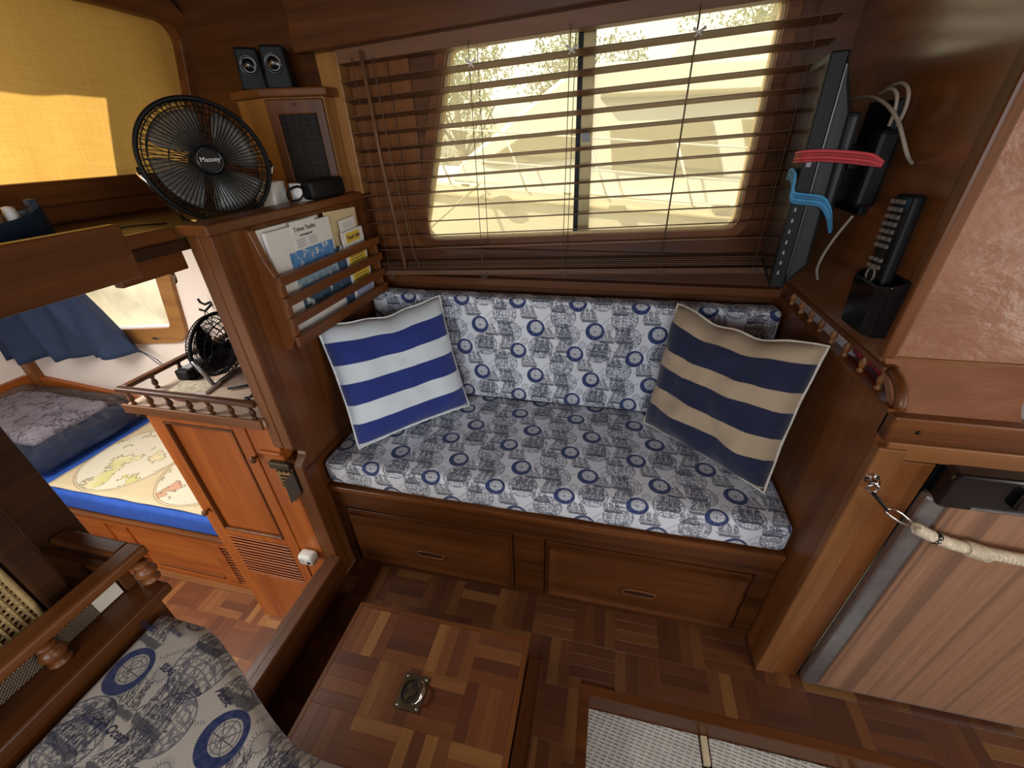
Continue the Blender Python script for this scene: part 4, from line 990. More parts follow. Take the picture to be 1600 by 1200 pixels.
mb = MB().rbox((-2.66, 1.055, .165), (.56, .33, .060), .028, 14, 9, 3, jitter=.016, jscale=8); mb.build('printed_quilt', LAV, bg, weld=True)
m = NM('clear_plastic'); c = m.coord(); nz = m.noise(m.mapping(c, (10, 22, 22)), 1, 5, .7, 1.2)
gl = m.n('ShaderNodeBsdfGlossy'); gl.inputs['Roughness'].default_value = .12; tr = m.n('ShaderNodeBsdfTransparent'); tr.inputs[0].default_value = (.93, .94, .96, 1)
bm_ = m.n('ShaderNodeBump'); bm_.inputs['Strength'].default_value = 1.0; bm_.inputs['Distance'].default_value = .03; m.link(nz, bm_.inputs['Height']); m.link(bm_.outputs[0], gl.inputs['Normal'])
fr_ = m.n('ShaderNodeFresnel'); fr_.inputs[0].default_value = 1.4; m.link(bm_.outputs[0], fr_.inputs['Normal']); mx = m.n('ShaderNodeMixShader')
m.link(m.math('MULTIPLY', fr_.outputs[0], .8), mx.inputs[0]); m.link(tr.outputs[0], mx.inputs[1]); m.link(gl.outputs[0], mx.inputs[2]); m.link(mx.outputs[0], m.out.inputs[0]); CLEAR = m.m
mb = MB().rbox((-2.62, 1.037, .134), (.72, .475, .155), .05, 18, 12, 4, jitter=.012, jscale=9); mb.build('plastic_bag', CLEAR, bg, weld=True)

# ---- navy curtain over the fore window
def curt(u, v):      # u along, v up
    zb = .345+.115*u; zt = .93
    xb = -2.96+.95*u; xt = -2.96+.70*u
    x = xb+(xt-xb)*v; z = zb+(zt-zb)*v
    fold = .038*math.sin(u*22+1.5*v)+.013*math.sin(u*51-2*v)
    return Vector((x+.008*math.sin(u*30)*(1-v), 1.252-.012*(1-v)+fold*(1.1-.5*v), z+.006*math.sin(u*27)*(1-v)))
o = MB().grid(curt, 110, 20).build('window_curtain', NAVYC); so = o.modifiers.new('solid', 'SOLIDIFY'); so.thickness = .002
tag(o, 'navy blue curtain with folds half covering the fore cabin window', 'curtain')
mb = MB(); mb.tube([curt(1, .02), Vector((-1.98, 1.262, .43)), Vector((-1.955, 1.262, .405)), Vector((-1.965, 1.262, .395)), Vector((-1.985, 1.262, .41)), curt(1, .03)], .002, 5)
tag(mb.build('curtain_string', NAVYC), 'loose string hanging from the curtain corner', 'string')

# ---- raised floor hatch with lifting ring
ha = thing('floor_hatch', (-.36, .38, 0), 'raised square parquet hatch lid with a bronze lifting ring on the floor', 'hatch')
HX0, HX1, HY0, HY1, HZ = -.620, -.115, .08, .582, .090
mb = MB(); mb.box(HX0+.004, HX1-.004, HY0+.004, HY1-.004, 0, HZ-.020); mb.build('box', W['mahX'], ha)
mb = MB(); mb.box(HX0, HX1, HY0, HY1, HZ-.022, HZ-.006); mb.build('lid', W['midX'], ha, .002)
for a in ((HX0, HX0+.012, HY0, HY1), (HX1-.012, HX1, HY0, HY1), (HX0+.012, HX1-.012, HY1-.012, HY1), (HX0+.012, HX1-.012, HY0, HY0+.012)):
    box('edge_strip', W['midY' if a[1]-a[0] < .1 else 'midX'], ha, a[0], a[1], a[2], a[3], HZ-.006, HZ+.0005, .001)
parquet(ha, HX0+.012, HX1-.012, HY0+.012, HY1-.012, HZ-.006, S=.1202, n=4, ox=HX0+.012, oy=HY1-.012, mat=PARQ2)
mb = MB(); mb.box(HX1, -.074, .10, .560, 0, .046); mb.build('plinth', W['mahY'], ha, .003)
lr = thing('lifting_ring', (-.373, .400, HZ), 'bronze recessed lifting ring in the middle of the parquet hatch', 'handle')
px0, px1, py0, py1 = -.405, -.342, .360, .437
mb = MB(); n = 20; cx, cy_ = (px0+px1)/2-.006, (py0+py1)/2
hole = [(cx+.021*math.cos(2*PI*(i+.0)/n-PI*.75), cy_+.026*math.sin(2*PI*(i+.0)/n-PI*.75)) for i in range(n)]
plate = ringwall([(px0, py0), (px1, py0), (px1, py1), (px0, py1)], hole, 'Y', 0, .0028)
for v in plate.v: v.x, v.y, v.z = v.x, v.z, HZ+.0006+v.y
plate.build('plate', BRASS, lr, .0005)
mb = MB(); mb.prism(hole, 'Z', HZ+.0004, HZ+.0008); mb.build('recess', flat('recess_dark', (.02, .012, .008), .5), lr)
mb = MB(); mb.prism([(cx+(.010+.006*math.cos(3*2*PI*i/24))*math.cos(2*PI*i/24), cy_+(.014+.005*math.cos(3*2*PI*i/24))*math.sin(2*PI*i/24)) for i in range(24)], 'Z', HZ+.0009, HZ+.0022); mb.build('cam_plate', BRASS, lr)
mb = MB(); rx = px1-.010
mb.tube([(rx-.010, cy_-.022, HZ+.004), (rx-.001, cy_-.024, HZ+.007), (rx+.006, cy_-.016, HZ+.014), (rx+.008, cy_, HZ+.017), (rx+.006, cy_+.016, HZ+.014), (rx-.001, cy_+.024, HZ+.007), (rx-.010, cy_+.022, HZ+.004)], .0032, 8); mb.build('ring', CHROME, lr)
for x in (px0+.007, px1-.007):
    for y in (py0+.007, py1-.007):
        mb = MB(); mb.lathe([(.0001, .0010), (.0035, .0006), (.0038, 0)], (x, y, HZ+.0034), n=10); mb.build('screw', STEEL, lr)

# ---- bilge hatch panels in the floor opening
m = NM('tread_plate'); c = m.coord(); mp = m.mapping(c, (1, 1, 1), (0, 0, 0), (0, 0, .12)); s_ = m.n('ShaderNodeSeparateXYZ'); m.link(mp, s_.inputs[0])
X_, Y_ = s_.outputs[0], s_.outputs[1]
row = m.math('FLOOR', m.math('MULTIPLY', Y_, 125.0)); shf = m.math('MULTIPLY', m.math('MODULO', m.math('ABSOLUTE', row), 2.0), .5)
fx = m.math('ABSOLUTE', m.math('SUBTRACT', m.math('FRACT', m.math('ADD', m.math('ADD', m.math('MULTIPLY', X_, 62.0), shf), m.math('MULTIPLY', Y_, 45.0))), .5))
fy = m.math('ABSOLUTE', m.math('SUBTRACT', m.math('FRACT', m.math('MULTIPLY', Y_, 125.0)), .5))
bar = m.math('MULTIPLY', m.lt(fx, .34, .08), m.lt(fy, .24, .10))
nz = m.noise(c, 30, 4); m.col(m.mix(m.math('MULTIPLY', bar, .55), m.ramp(nz, [(.3, (.56, .56, .51)), (.7, (.72, .72, .67))]), (.34, .34, .32)))
m.bump(m.math('SUBTRACT', 1.0, bar), .8, .003); m.set(Roughness=.5); TREAD = m.m
BATTEN = flat('pale_batten', (.66, .55, .36), .6)
for a, b, lab in ((.055, .332, 'pale ribbed bilge panel nearest the parquet hatch'), (.356, .650, 'pale ribbed bilge panel in the middle of the floor opening'), (.690, .995, 'pale ribbed bilge panel below the refrigerator')):
    o = box('bilge_cover', TREAD, None, a, b, .205, .518, -.074, -.066, .002); tag(o, lab, 'panel', 'ribbed panels in the floor opening')
for a, lab in ((.336, 'pale wooden batten between the first two bilge panels'), (.656, 'pale wooden batten beside the last bilge panel')):
    o = box('bilge_batten', BATTEN, None, a, a+.016, .46, .518, -.078, -.062, .002); tag(o, lab, 'batten')
o = box('bilge_tray', W['dark'], fl, .03, 1.02, .18, .545, -.10, -.080)

# ---- refrigerator
rf = thing('refrigerator', (.83, .70, 0), 'built-in refrigerator with wood grain door and silver edge', 'refrigerator')
RX0, RX1, RZ0, RZ1 = .588, 1.068, .012, .752
box('cabinet', BLACK, rf, RX0+.004, RX1+.01, .682, 1.25, .005, .745)
def rr(x0, x1, z0, z1, r, n=5):
    p = []
    for cx, cz, a0 in ((x1-r, z0+r, -PI/2), (x1-r, z1-r, 0), (x0+r, z1-r, PI/2), (x0+r, z0+r, PI)):
        p += [(cx+r*math.cos(a0+PI/2*i/n), cz+r*math.sin(a0+PI/2*i/n)) for i in range(n+1)]
    return p
dsh = MB().prism(rr(RX0, RX1, RZ0, RZ1-.060, .014), 'Y', .658, .684).build('door_frame', STEEL, rf, .006)
m = NM('wood_laminate'); c = m.coord(); g = m.noise(m.mapping(c, (95, 95, 2.2)), 1, 5, .62, .5); g2 = m.noise(m.mapping(c, (34, 34, .5)), 1, 2, .5, .3); g3 = m.noise(m.mapping(c, (500, 500, 30)), 1, 2)
m.col(m.mix(m.math('MULTIPLY', m.lt(g2, .40, .06), .75), m.ramp(m.math('ADD', m.math('MULTIPLY', g, .7), m.math('MULTIPLY', g3, .3)), [(.3, (.23, .115, .062)), (.55, (.32, .168, .096)), (.75, (.39, .215, .13))]), (.15, .080, .052)))
m.set(Roughness=.5); LAM = m.m
box('door_panel', LAM, rf, RX0+.034, RX1-.012, .6535, .660, RZ0+.016, RZ1-.066, .002)
mb = MB(); mb.prism(rr(RX0+.006, RX1, RZ1-.075, RZ1, .012), 'Y', .648, .690); mb.build('top_cap', GLOSSB, rf, .005)
mb = MB(); mb.prism(rr(RX0+.10, RX1-.02, RZ1-.055, RZ1-.016, .008), 'Y', .636, .650); mb.build('handle', GLOSSB, rf, .004)
mb = MB(); mb.box(RX0+.055, RX1-.01, .6462, .649, RZ1-.070, RZ1-.066); mb.build('trim_line', STEEL, rf)
# rope hold-back with eye bolt and snap hook
eb = thing('eye_bolt', (.497, .672, .70), 'small chrome eye bolt on the post left of the refrigerator', 'eye bolt')
mb = MB(); mb.lathe([(.012, 0), (.012, .002), (.005, .003), (.005, .012), (.008, .014), (.0001, .018)], (.500, .672, .705), (0, -1, 0), 14); mb.build('stud', CHROME, eb)
mb = MB(); mb.tube([(.500+.009*math.cos(t*PI/6), .658, .693+.009*math.sin(t*PI/6)) for t in range(12)], .0022, 6, closed=True); mb.build('eye', CHROME, eb)
sh_ = thing('snap_hook', (.53, .648, .665), 'silver snap hook clipped between eye bolt and rope', 'hook')
mb = MB(); mb.tube([(.501, .653, .686), (.512, .647, .676), (.524, .645, .664), (.531, .645, .655)], .0032, 6); mb.build('elastic_loop', BLACK, sh_)
mb = MB(); mb.tube([(.527+.0, .645, .660), (.536, .644, .664), (.553, .644, .655), (.572, .643, .640), (.583, .643, .632), (.577, .643, .628), (.558, .643, .634), (.536, .643, .648), (.527, .644, .655)], .0022, 6, closed=True); mb.build('hook_body', CHROME, sh_)
rp = thing('rope', (.70, .64, .60), 'twisted natural rope strung across the refrigerator door', 'rope')
path = [(.578, .634, .634), (.600, .632, .624), (.635, .631, .612), (.68, .631, .603), (.74, .630, .598), (.82, .628, .597), (.95, .628, .605), (1.10, .632, .62)]
def samp(t):
    k = t*(len(path)-1); i = min(int(k), len(path)-2); return Vector(path[i]).lerp(Vector(path[i+1]), k-i)
for s_ in range(3):
    mb = MB(); N_ = 220
    mb.tube([samp(i/N_)+Vector((0, .0068*math.cos(i*.62+s_*2*PI/3), .0068*math.sin(i*.62+s_*2*PI/3))) for i in range(N_+1)], .0048, 7); mb.build('strand', ROPE, rp)
mb = MB(); mb.lathe([(.0115, 0), (.0115, .010)], (.606, .632, .622), (.9, 0, -.35), 12); mb.build('tape', BLACK, rp)
mb = MB()
for i in range(9): mb.tube([Vector((.664+.004*i, .631, .606-.001*i))+Vector((0, .0125*math.cos(t*PI/6), .0125*math.sin(t*PI/6))) for t in range(12)], .0022, 5, closed=True)
mb.build('whipping', ROPE, rp)

# ---- television
tv = thing('television', (.42, 1.1, .93), 'small black television seen edge-on on the right wall', 'television')
nb = Vector((.364, .990, 0)); dirv = Vector((.042, .215, 0)); L = dirv.length; ex = dirv.normalized()
TM = frame_m((nb.x, nb.y, .945), ex, (0, 0, 1))   # local x along the tv, y up, z towards +x side
TM = Matrix.Translation((nb.x, nb.y, .952)) @ Matrix.Rotation(-.03, 4, 'Y') @ Matrix(((ex.x, 0, ex.y, 0), (ex.y, 0, -ex.x, 0), (0, 1, 0, 0), (0, 0, 0, 1)))
def tvbox(n_, mat, a, b, c_, d_, e, f_, par=tv, bev=.003): return MB().box(a, b, c_, d_, e, f_, TM).build(n_, mat, par, bev)
CH = .410
tvbox('screen_bezel', BLACK, -.008, L, 0, CH, -.012, .016)
tvbox('screen', GLOSSB, .004, L-.012, .018, CH-.014, -.0135, -.0115)
bkp = [(0, .012), (.0, .30), (.012, .385), (.012, .415), (.03, .415), (.03, .012)]
mb = MB(); mb.prism([(p[0], p[1]) for p in [(-.004, .008), (L-.01, .008), (L-.01, CH-.008), (-.004, CH-.008)]], 'Y', 0, 0) if False else None
MB().add([TM @ Vector(p) for p in [(-.006, .006, .016), (L-.01, .006, .016), (L-.01, CH-.008, .016), (-.006, CH-.008, .016), (-.003, .05, .050), (L-.03, .05, .050), (L-.03, CH-.09, .044), (-.003, CH-.09, .044)]],
         [(0, 1, 2, 3), (7, 6, 5, 4), (0, 4, 5, 1), (1, 5, 6, 2), (2, 6, 7, 3), (3, 7, 4, 0)]).build('back_shell', flat('charcoal_plastic', (.010, .011, .013), .48), tv, .006)
tvbox('back_bulge', flat('charcoal_plastic2', (.009, .010, .012), .5), .010, L-.05, .14, .32, .044, .066, bev=.008)
tvbox('edge_ridge', flat('grey_ridge', (.05, .054, .06), .3), -.0105, -.004, .03, CH-.02, .0145, .0165, bev=0)
Mt = TM @ frame_m((-.009, 0, 0), (0, 1, 0), (0, 0, 1))
for i, s_ in enumerate(('POWER', 'MENU', 'SOURCE', 'VOL+', 'VOL-', 'CH+', 'CH-')):
    mb = MB(); mb.box(-.0095, -.0078, .03+.021*i, .037+.021*i, -.003, .000, TM); mb.build('side_button', GREYW, tv)
mb = MB(); mb.box(-.0095, -.0075, .235, .262, -.004, .004, TM); mb.build('maker_badge', GREYW, tv)
ma = thing('wall_bracket', (.48, 1.06, 1.12), 'black swivel wall bracket behind the television', 'bracket')
MB().box(.472, .486, .99, 1.10, 1.10, 1.29).build('wall_plate', BLACK, ma, .002)
MB().box(.425, .473, 1.03, 1.085, 1.12, 1.22).build('arm', BLACK, ma, .004)
MB().box(.440, .474, .945, .985, 1.12, 1.245).build('swivel_joint', BLACK, ma, .008)
MB().box(.425, .470, .988, 1.02, 1.18, 1.21).build('cross_bar', BLACK, ma, .004)
CABLE = flat('grey_cable', (.36, .31, .25), .6)
for k, (pts, lab) in enumerate((([(.440, 1.10, 1.297), (.436, 1.02, 1.297), (.436, .965, 1.285), (.440, .915, 1.262), (.446, .882, 1.228), (.462, .885, 1.205), (.482, .905, 1.195)], 'long looped grey cable behind the television'),
                                ([(.455, .962, 1.250), (.450, .950, 1.272), (.447, .955, 1.296), (.447, .985, 1.306), (.450, 1.02, 1.300)], 'short grey cable curling over the wall bracket'),
                                ([(.464, .955, 1.250), (.460, .940, 1.275), (.457, .946, 1.302), (.457, .985, 1.314), (.458, 1.03, 1.304)], 'outer short grey cable curling over the wall bracket'),
                                ([(.462, .985, 1.10), (.450, 1.01, 1.04), (.45, 1.03, .985), (.47, 1.05, .955)], 'grey cable dropping below the television'))):
    # smooth the path
    P_ = [Vector(p) for p in pts]
    for _ in range(3): P_ = [P_[0]]+[q for i in range(len(P_)-1) for q in (P_[i].lerp(P_[i+1], .25), P_[i].lerp(P_[i+1], .75))]+[P_[-1]]
    tag(MB().tube(P_, .0030, 6).build('cable', CABLE), lab, 'cable', 'cables behind the television')
def strap(name, cols, z0, pts, label):
    t = thing(name, pts[0], label, 'strap')
    for k in range(4):
        mm = flat(name+'_thread', tuple(q*(1+.5*(k % 2)) for q in cols), .7)
        mb = MB(); P_ = [Vector(p)+Vector((0, 0, .0052*k)) if i < len(pts)-1 else Vector(p)+Vector((0, 0, .002*k)) for i, p in enumerate(pts)]
        for _ in range(2): P_ = [P_[0]]+[q for i in range(len(P_)-1) for q in (P_[i].lerp(P_[i+1], .2), P_[i].lerp(P_[i+1], .8))]+[P_[-1]]
        mb.tube(P_, .0028, 6); mb.build('band', mm, t)
strap('red_strap', (.42, .045, .055), 0, [(.352, 1.05, 1.192), (.338, .99, 1.196), (.336, .962, 1.198), (.365, .962, 1.199), (.405, .950, 1.196), (.435, .935, 1.192), (.450, .925, 1.190)], 'red elastic strap looped around the television')
strap('blue_strap', (.05, .22, .40), 0, [(.352, 1.06, 1.160), (.336, 1.0, 1.168), (.334, .968, 1.160), (.335, .962, 1.128), (.355, .962, 1.126), (.392, .962, 1.122), (.412, .965, 1.098), (.428, .975, 1.070)], 'blue elastic strap below the red one on the television')

# ---- remote and holder
rh = thing('remote_holder', (.47, .83, .94), 'black plastic wall pocket holding the remote control', 'holder')
HM = Matrix.Translation((.4865, .829, .924)) @ Matrix.Rotation(PI/2, 4, 'Z') @ Matrix.Rotation(0, 4, 'X')
# holder local: x = along +y(world), y = -x(world) ; build in world coords instead
hp = [(.486, .775), (.486, .885), (.458, .885), (.446, .868), (.446, .795), (.458, .775)]
hi = [(.482, .781), (.482, .879), (.460, .879), (.450, .865), (.450, .798), (.460, .781)]
n = 6; vs = []; 
for loop, z0, z1 in ((hp, .930, 1.032), (hi, .936, 1.032)):
    for zz in (z0, z1): vs += [(x+(.006 if zz == z0 and x < .48 else 0), y*.94+.83*.06 if zz == z0 else y, zz-((.486-x)*.35 if zz == z1 else 0)) for x, y in loop]
fs = [(i, (i+1) % n, n+(i+1) % n, n+i) for i in range(n)]+[(2*n+(i+1) % n, 2*n+i, 3*n+i, 3*n+(i+1) % n) for i in range(n)]+[(n+i, n+(i+1) % n, 3*n+(i+1) % n, 3*n+i) for i in range(n)]+[list(range(n))[::-1], list(range(2*n, 3*n))]
MB().add(vs, fs).build('pocket', GLOSSB, rh, .002)
rc = thing('remote_control', (.467, .83, .945), 'long black television remote standing in the wall pocket', 'remote')
RM = Matrix.Translation((.468, .832, .945)) @ Matrix.Rotation(-.06, 4, 'X')
mb = MB().rbox((0, 0, .105), (.020, .054, .210), .007, 2, 3, 8, M=RM); mb.build('body', BLACK, rc, weld=True)
BTN = flat('remote_button', (.17, .15, .13), .5)
for r in range(10):
    for c_ in range(3):
        if r in (2,): continue
        mb = MB(); zz = .095+.0115*r; yy = -.002+.0145*(c_-1)+.010
        mb.box(-.0125, -.0095, yy-.0045, yy+.0045, zz-.003, zz+.003, RM); mb.build('button', BTN, rc)
mb = MB(); mb.tube([RM @ Vector((-.0105, .008+.012*math.cos(t*PI/8), .110+.0*t+.012*math.sin(t*PI/8)-.03)) for t in range(16)], .0022, 5, closed=True); mb.build('navigation_ring', BTN, rc)
mb = MB(); mb.box(-.0108, -.0098, -.024, -.012, .06, .205, RM); mb.build('side_stripe', GLOSSB, rc)

# ---- red cloth in the galley
m = NM('red_ribbed_cloth'); c = m.coord(); s_ = m.n('ShaderNodeSeparateXYZ'); m.link(c, s_.inputs[0])
rib = m.math('ABSOLUTE', m.math('SUBTRACT', m.math('FRACT', m.math('MULTIPLY', m.math('ADD', s_.outputs[1], m.math('MULTIPLY', s_.outputs[0], .5)), 62.0)), .5))
m.col(m.mix(m.lt(rib, .10, .04), (.36, .022, .055), (.62, .20, .20))); m.bump(rib, .6, .004); m.set(Roughness=.9); REDC = m.m
o = MB().rbox((.565, .862, .862), (.095, .15, .05), .018, 5, 5, 3, jitter=.01, jscale=14).build('dish_cloth', REDC, None, weld=True); tag(o, 'crimson ribbed cloth on the white counter behind the spindles', 'cloth')
m = NM('maroon_towel'); c = m.coord(); m.col(m.ramp(m.noise(m.mapping(c, (30, 120, 30)), 1, 4, .7), [(.35, (.10, .008, .018)), (.6, (.26, .02, .04)), (.72, (.6, .45, .42))])); m.set(Roughness=.95)
o = MB().rbox((.83, .90, .875), (.20, .12, .07), .025, 5, 5, 3, jitter=.014, jscale=12).build('towel', m.m, None, weld=True); tag(o, 'maroon towel visible through the arched cut-out above the refrigerator', 'towel')

# ---- helm bench in the foreground
hb = thing('helm_bench', (-.45, -.2, 0), 'dark wooden bench carrying the patterned cushion in the foreground', 'bench')
box('seat_box', W['mahX'], hb, -.605, -.20, -.85, .085, 0, .598, .004)
poly = [(-.603, -.8), (-.603, .222), (-.560, .221), (-.530, .220), (-.505, .214), (-.480, .204), (-.45, .190), (-.415, .173), (-.380, .157), (-.34, .140), (-.307, .128), (-.27, .123), (-.20, .122), (-.12, .120), (-.12, -.8)]
mb = MB(); prof_ = [(0, .600), (-.006, .603), (-.0005, .612)]
loops = [(-.010, .600), (0, .608), (0, .648), (-.004, .656), (-.012, .660), (-.03, .662)]
cxm = Vector((-.36, -.3)); N_ = len(poly)
vs = []
for d_, z in loops:
    for p in poly:
        v = Vector(p)-cxm; v = v*(1+d_/v.length); vs.append((cxm.x+v.x, cxm.y+v.y, z))
fs = [(k*N_+i, k*N_+(i+1) % N_, (k+1)*N_+(i+1) % N_, (k+1)*N_+i) for k in range(len(loops)-1) for i in range(N_)]+[list(range(N_))[::-1], list(range((len(loops)-1)*N_, len(loops)*N_))]
mb.add(vs, fs, True)
for i, f in enumerate(mb.f): mb.uv[i] = [(mb.v[k].x+(0 if mb.v[k].z > .65 else 0), mb.v[k].y-(.66-mb.v[k].z)) for k in f]
bc = thing('bench_cushion', (-.4, 0, .60), 'large nautical print bench cushion in the bottom left foreground', 'cushion')
o = mb.build('cushion_cover', PRINT2, bc, fix=False)
INKB = flat('navy_print', (.02, .03, .09), .8)
for s_, x, y, sz, rz, sh in (('SEAS', -.518, .158, .0115, -.21, 0), ('Indian Ocean', -.533, .092, .0135, -.12, .5), ('Pacific', -.420, .148, .0120, -.39, .5), ('Indian', -.462, .147, .0095, -.30, .5), ('Pacific', -.600, .199, .0120, -.13, .5), ('Atlantic', -.553, .201, .0095, -.22, .5)):
    text(s_, sz, INKB, Matrix.Translation((x, y, .6623)) @ Matrix.Rotation(rz, 4, 'Z'), bc, shear=sh, ext=.0002)
# gallery locker behind the bench
lk = thing('bench_locker', (-.70, .1, 0), 'dark wooden locker with turned gallery beside the foreground cushion', 'locker')
box('body', W['mahY'], lk, -.798, -.615, -.85, .235, 0, .672, .003)
box('lower_ledge', W['mahY'], lk, -.798, -.604, -.85, .250, .672, .690, .004)
box('ledge_back', W['mahX'], lk, -.798, -.650, .225, .240, .690, .735, .002)
box('top_rail', W['midY'], lk, -.668, -.636, -.85, .268, .728, .746, .005)
box('end_rail', W['midX'], lk, -.798, -.668, .244, .268, .730, .744, .004)
BEAD = [(.006, 0), (.012, .002), (.012, .005), (.006, .008), (.011, .013), (.0145, .020), (.011, .028), (.006, .032), (.010, .035), (.010, .040)]
bme = MB().lathe(BEAD, (0, 0, 0), n=16).mesh('turned_bead'); bme.materials.append(W['midZ'])
for y in (.252, .135, .02, -.1):
    o = link('turned_bead', bme, lk); o.location = (-.640 if y < .2 else -.634, y-.004, .690); o.scale = (1, 1, .98)
m = NM('woven_strip'); c = m.coord(); s_ = m.n('ShaderNodeSeparateXYZ'); m.link(c, s_.inputs[0])
k1 = m.math('SINE', m.math('MULTIPLY', s_.outputs[1], 1300.0)); k2 = m.math('SINE', m.math('MULTIPLY', s_.outputs[2], 1500.0)); kk = m.math('MULTIPLY', k1, k2)
m.col(m.ramp(kk, [(.05, (.05, .03, .018)), (.5, (.30, .24, .16))])); m.bump(kk, .5, .002); m.set(Roughness=.6)
box('woven_strip', m.m, lk, -.662, -.656, -.85, .222, .690, .728)
box('strip_end', CREAMP, lk, -.6555, -.6545, .190, .222, .692, .727)
# cane panel chair back
ch = thing('cane_chair_back', (-.72, .05, .69), 'cane panel in a dark frame standing at the far left edge', 'chair')
CM = Matrix.Translation((-.700, .198, .692)) @ Matrix.Rotation(.05, 4, 'Y')
MB().box(-.014, .012, -.030, .0, 0, .42, CM).build('frame_stile', W['dark'], ch, .004)
MB().box(-.012, .010, -.40, -.030, .40, .42, CM).build('frame_rail', W['dark'], ch, .004)
MB().box(-.012, .010, -.40, -.030, 0, .02, CM).build('frame_rail', W['dark'], ch, .004)
CANE = flat('cane', (.36, .25, .105), .6, noise_amt=.25, nscale=120)
mb = MB(); s0 = .0086; 
for i in range(42):
    for j in range(43):
        yc, zc_ = -.034-(i+.5)*s0, .022+(j+.5)*s0; q = s0/2
        o8 = [(yc+q*a, zc_+q*b) for a, b in ((1, 0), (1, 1), (0, 1), (-1, 1), (-1, 0), (-1, -1), (0, -1), (1, -1))]
        rr_ = s0*.21; i8 = [(yc+rr_*math.cos(k*PI/4), zc_+rr_*math.sin(k*PI/4)) for k in range(8)]
        bmp = .0010*((i+j) % 2)
        for x in (0.0,):
            mb.add([CM @ Vector((bmp+.001, *p)) for p in o8]+[CM @ Vector((bmp-.0015, *p)) for p in i8], [(k, (k+1) % 8, 8+(k+1) % 8, 8+k) for k in range(8)])
o = mb.build('cane_weave', CANE, ch, fix=False); so = o.modifiers.new('solid', 'SOLIDIFY'); so.thickness = .0025
MB().box(-.012, -.008, -.40, -.03, .02, .40, CM).build('backing', W['dark'], ch)
mb = MB(); mb.tube([CM @ Vector((.003, -.036, .02+.019*i+.003*(i % 2))) for i in range(21)], .004, 6); mb.build('spline_cord', CANE, ch)

# ================================================================== OUTSIDE
GELC = flat('cream_gelcoat', (.78, .72, .58), .5, noise_amt=.04, nscale=3)
GELW = flat('white_gelcoat', (.80, .79, .74), .5, noise_amt=.04, nscale=3)
TAN_C = flat('tan_canvas', (.50, .42, .27), .8, noise_amt=.12, nscale=6)
WINC = flat('covered_window', (.24, .20, .12), .7)
GLASSD = flat('smoked_window', (.16, .17, .16), .2)
gd = tag(box('ground', flat('boatyard_ground', (.56, .50, .36), .9, noise_amt=.2, nscale=1.5), None, -40, 40, 1.9, 60, -2.2, -2.0), 'pale boatyard ground outside the window', 'ground', kind='structure')
nb_ = thing('neighbour_boat', (0, 4.4, -2), 'cream motor cruiser lying alongside, seen through the window', 'boat')
# hull lofted along x, bow to the left
def sheer_z(x): return .94-.083*(x+1.53)
def hl(u, v):
    x = -3.6+8.6*u; b_ = .85*min(1, u*4.0)**.6
    return Vector((x-.5*v*(1-u)**6, 4.5-b_*(.55+.45*v**.7), -1.9+(sheer_z(x)+1.9)*v))
MB().grid(hl, 50, 14).build('hull', GELC, nb_)
def dk(u, v):
    a = hl(u, 1); return Vector((a.x, a.y+(4.5-a.y)*2*v, a.z+.02))
MB().grid(dk, 50, 6).build('deck', GELW, nb_)
mb = MB(); mb.tube([hl(i/50, .975)+Vector((0, -.02, 0)) for i in range(51)], .022, 6); mb.build('rubbing_strake', TAN_C, nb_)
MB().prism([(-1.42, .95), (-1.28, 1.10), (-.46, 1.62), (-.20, 1.70), (4.2, 1.60), (4.4, .50), (0, .80)], 'Y', 3.76, 5.2).build('coachroof', GELW, nb_, .03)
MB().prism([(-.16, 1.475), (4.3, 1.43), (4.3, 1.47), (-.16, 1.510)], 'Y', 3.68, 5.3).build('roof_overhang', WINC, nb_, .01)
for pl in ([(-1.12, 1.075), (-.74, 1.27), (-.25, 1.31), (-.25, 1.10), (-.98, 1.05)], [(-.03, 1.00), (-.08, 1.30), (.64, 1.33), (.80, .95)], [(.98, .95), (.84, 1.32), (2.2, 1.30), (2.2, .92)]):
    MB().prism(pl, 'Y', 3.740, 3.764).build('side_window', WINC, nb_, .01)
MB().prism([(.15, 1.60), (.35, 1.80), (.55, 1.84), (2.4, 1.78), (2.4, 1.55)], 'Y', 3.9, 5.0).build('flybridge_cover', flat('pale_blue_canvas', (.66, .70, .70), .8), nb_, .03)
mb = MB(); mb.prism([(-.91+.095*math.cos(2*PI*i/20), .795+.045*math.sin(2*PI*i/20)) for i in range(20)], 'Y', 3.60, 3.665); mb.build('porthole', WINC, nb_)
for x, z in ((.03, .745), (.80, .75), (.78, .62), (.62, .63)): MB().box(x-.06, x+.06, 3.60, 3.655, z-.02, z+.02).build('hull_vent', WINC, nb_)
for x in (-2.0, -1.35, -.70, -.05, .6, 1.25, 1.9):
    mb = MB(); mb.tube([Vector((x, 3.64, sheer_z(x))), Vector((x-.18, 3.64, sheer_z(x)+.42))], .009, 6); mb.build('stanchion', GELW, nb_)
for h in (.20, .42):
    mb = MB(); mb.tube([Vector((x_*.1-.43*h, 3.64, sheer_z(x_*.1)+h)) for x_ in range(-30, 32)], .007, 5); mb.build('guard_rail', GELW, nb_)
mb = MB(); mb.tube([(-1.62, 3.2, .50), (-1.10, 3.62, .93)], .010, 5); mb.build('mooring_line', TAN_C, nb_)
tb = thing('tarpaulin', (-3.4, 2.6, -.5), 'sunlit cream tarpaulin outside the fore cabin window', 'tarpaulin')
MB().grid(lambda u, v: Vector((-7.5+4.9*u, 3.3-.7*u+.06*math.sin(u*31+v*12)+.05*math.sin(v*19+u*5), -1.9+2.9*v+.02*math.sin(u*13))), 60, 30).build('sheet', flat('cream_tarp', (.80, .68, .42), .7, noise_amt=.15, nscale=8), tb)
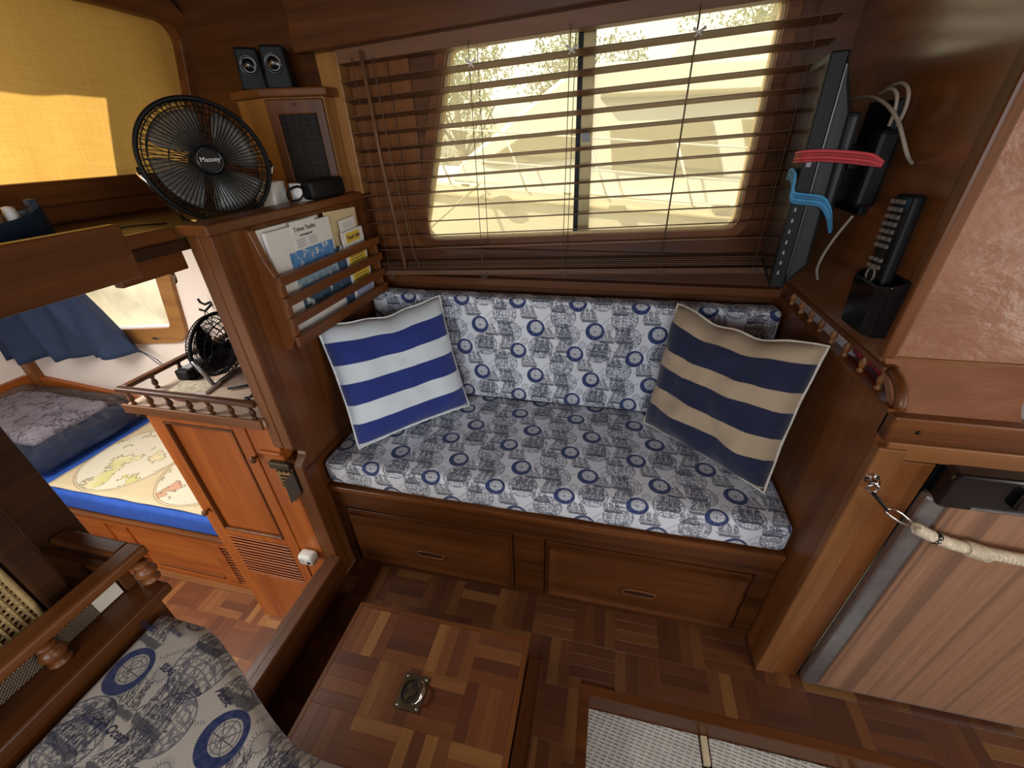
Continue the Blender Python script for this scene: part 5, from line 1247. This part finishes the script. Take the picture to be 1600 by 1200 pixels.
# trees
LEAF = flat('olive_leaves', (.14, .165, .050), .7, noise_amt=.4, nscale=3); BARK = flat('bark', (.14, .10, .06), .9)
def tree(x, y, h, r, label):
    t = thing('tree', (x, y, -2), label, 'tree', 'trees behind the neighbouring boat')
    mb = MB(); mb.tube([(x, y, -2), (x+.1, y, -2+h*.4), (x-.1, y, -2+h*.8)], [.16, .12, .05], 8)
    for k in range(6):
        a = k*1.1; mb.tube([(x+.1, y, -2+h*.4+.1*k), (x+r*.6*math.cos(a), y+r*.6*math.sin(a), -2+h*.62+.1*k)], [.06, .02], 6)
    mb.build('trunk', BARK, t)
    mb = MB(); rnd = random.Random(int(x*100))
    cl_ = [(Vector((x, y, -2+h*.68))+Vector((rnd.gauss(0, r*.5), rnd.gauss(0, r*.4), rnd.gauss(0, r*.36))), r*rnd.uniform(.18, .34)) for _ in range(34)]
    for c_, cr in cl_:
        for _ in range(85):
            d_ = Vector((rnd.gauss(0, 1), rnd.gauss(0, 1), rnd.gauss(0, 1))).normalized()*cr*rnd.uniform(.5, 1)
            p = c_+d_; a = Vector((rnd.gauss(0, 1), rnd.gauss(0, 1), rnd.gauss(0, 1))).normalized(); b_ = a.orthogonal().normalized(); s = rnd.uniform(.05, .10)*r*.45
            mb.add([p-a*s, p+b_*s*.45, p+a*s, p-b_*s*.45], [(0, 1, 2, 3)])
    mb.build('crown', LEAF, t, fix=False)
tree(-4.3, 12.5, 6.5, 1.8, 'leafy tree at the left of the window view')
tree(-1.7, 16.5, 7.6, 2.0, 'leafy olive tree left of the window mullion')
tree(3.4, 14.0, 8.4, 1.9, 'leafy tree at the right of the window view')
# added, unseen boards outside the windscreen that shade part of the cloth
vs_ = thing('cloth_shade', (-1.7, .2, 1.5), 'unseen grey boards added to shade the windscreen cloth', 'shade board')
GREYB = flat('shade_grey', (.35, .34, .32), .7)
MB().box(-1.70, -1.34, -1.6, 1.40, 1.745, 1.78).build('shade_board', GREYB, vs_)
MB().box(-1.74, -1.70, .84, 1.40, 1.14, 1.78).build('shade_wing', GREYB, vs_)
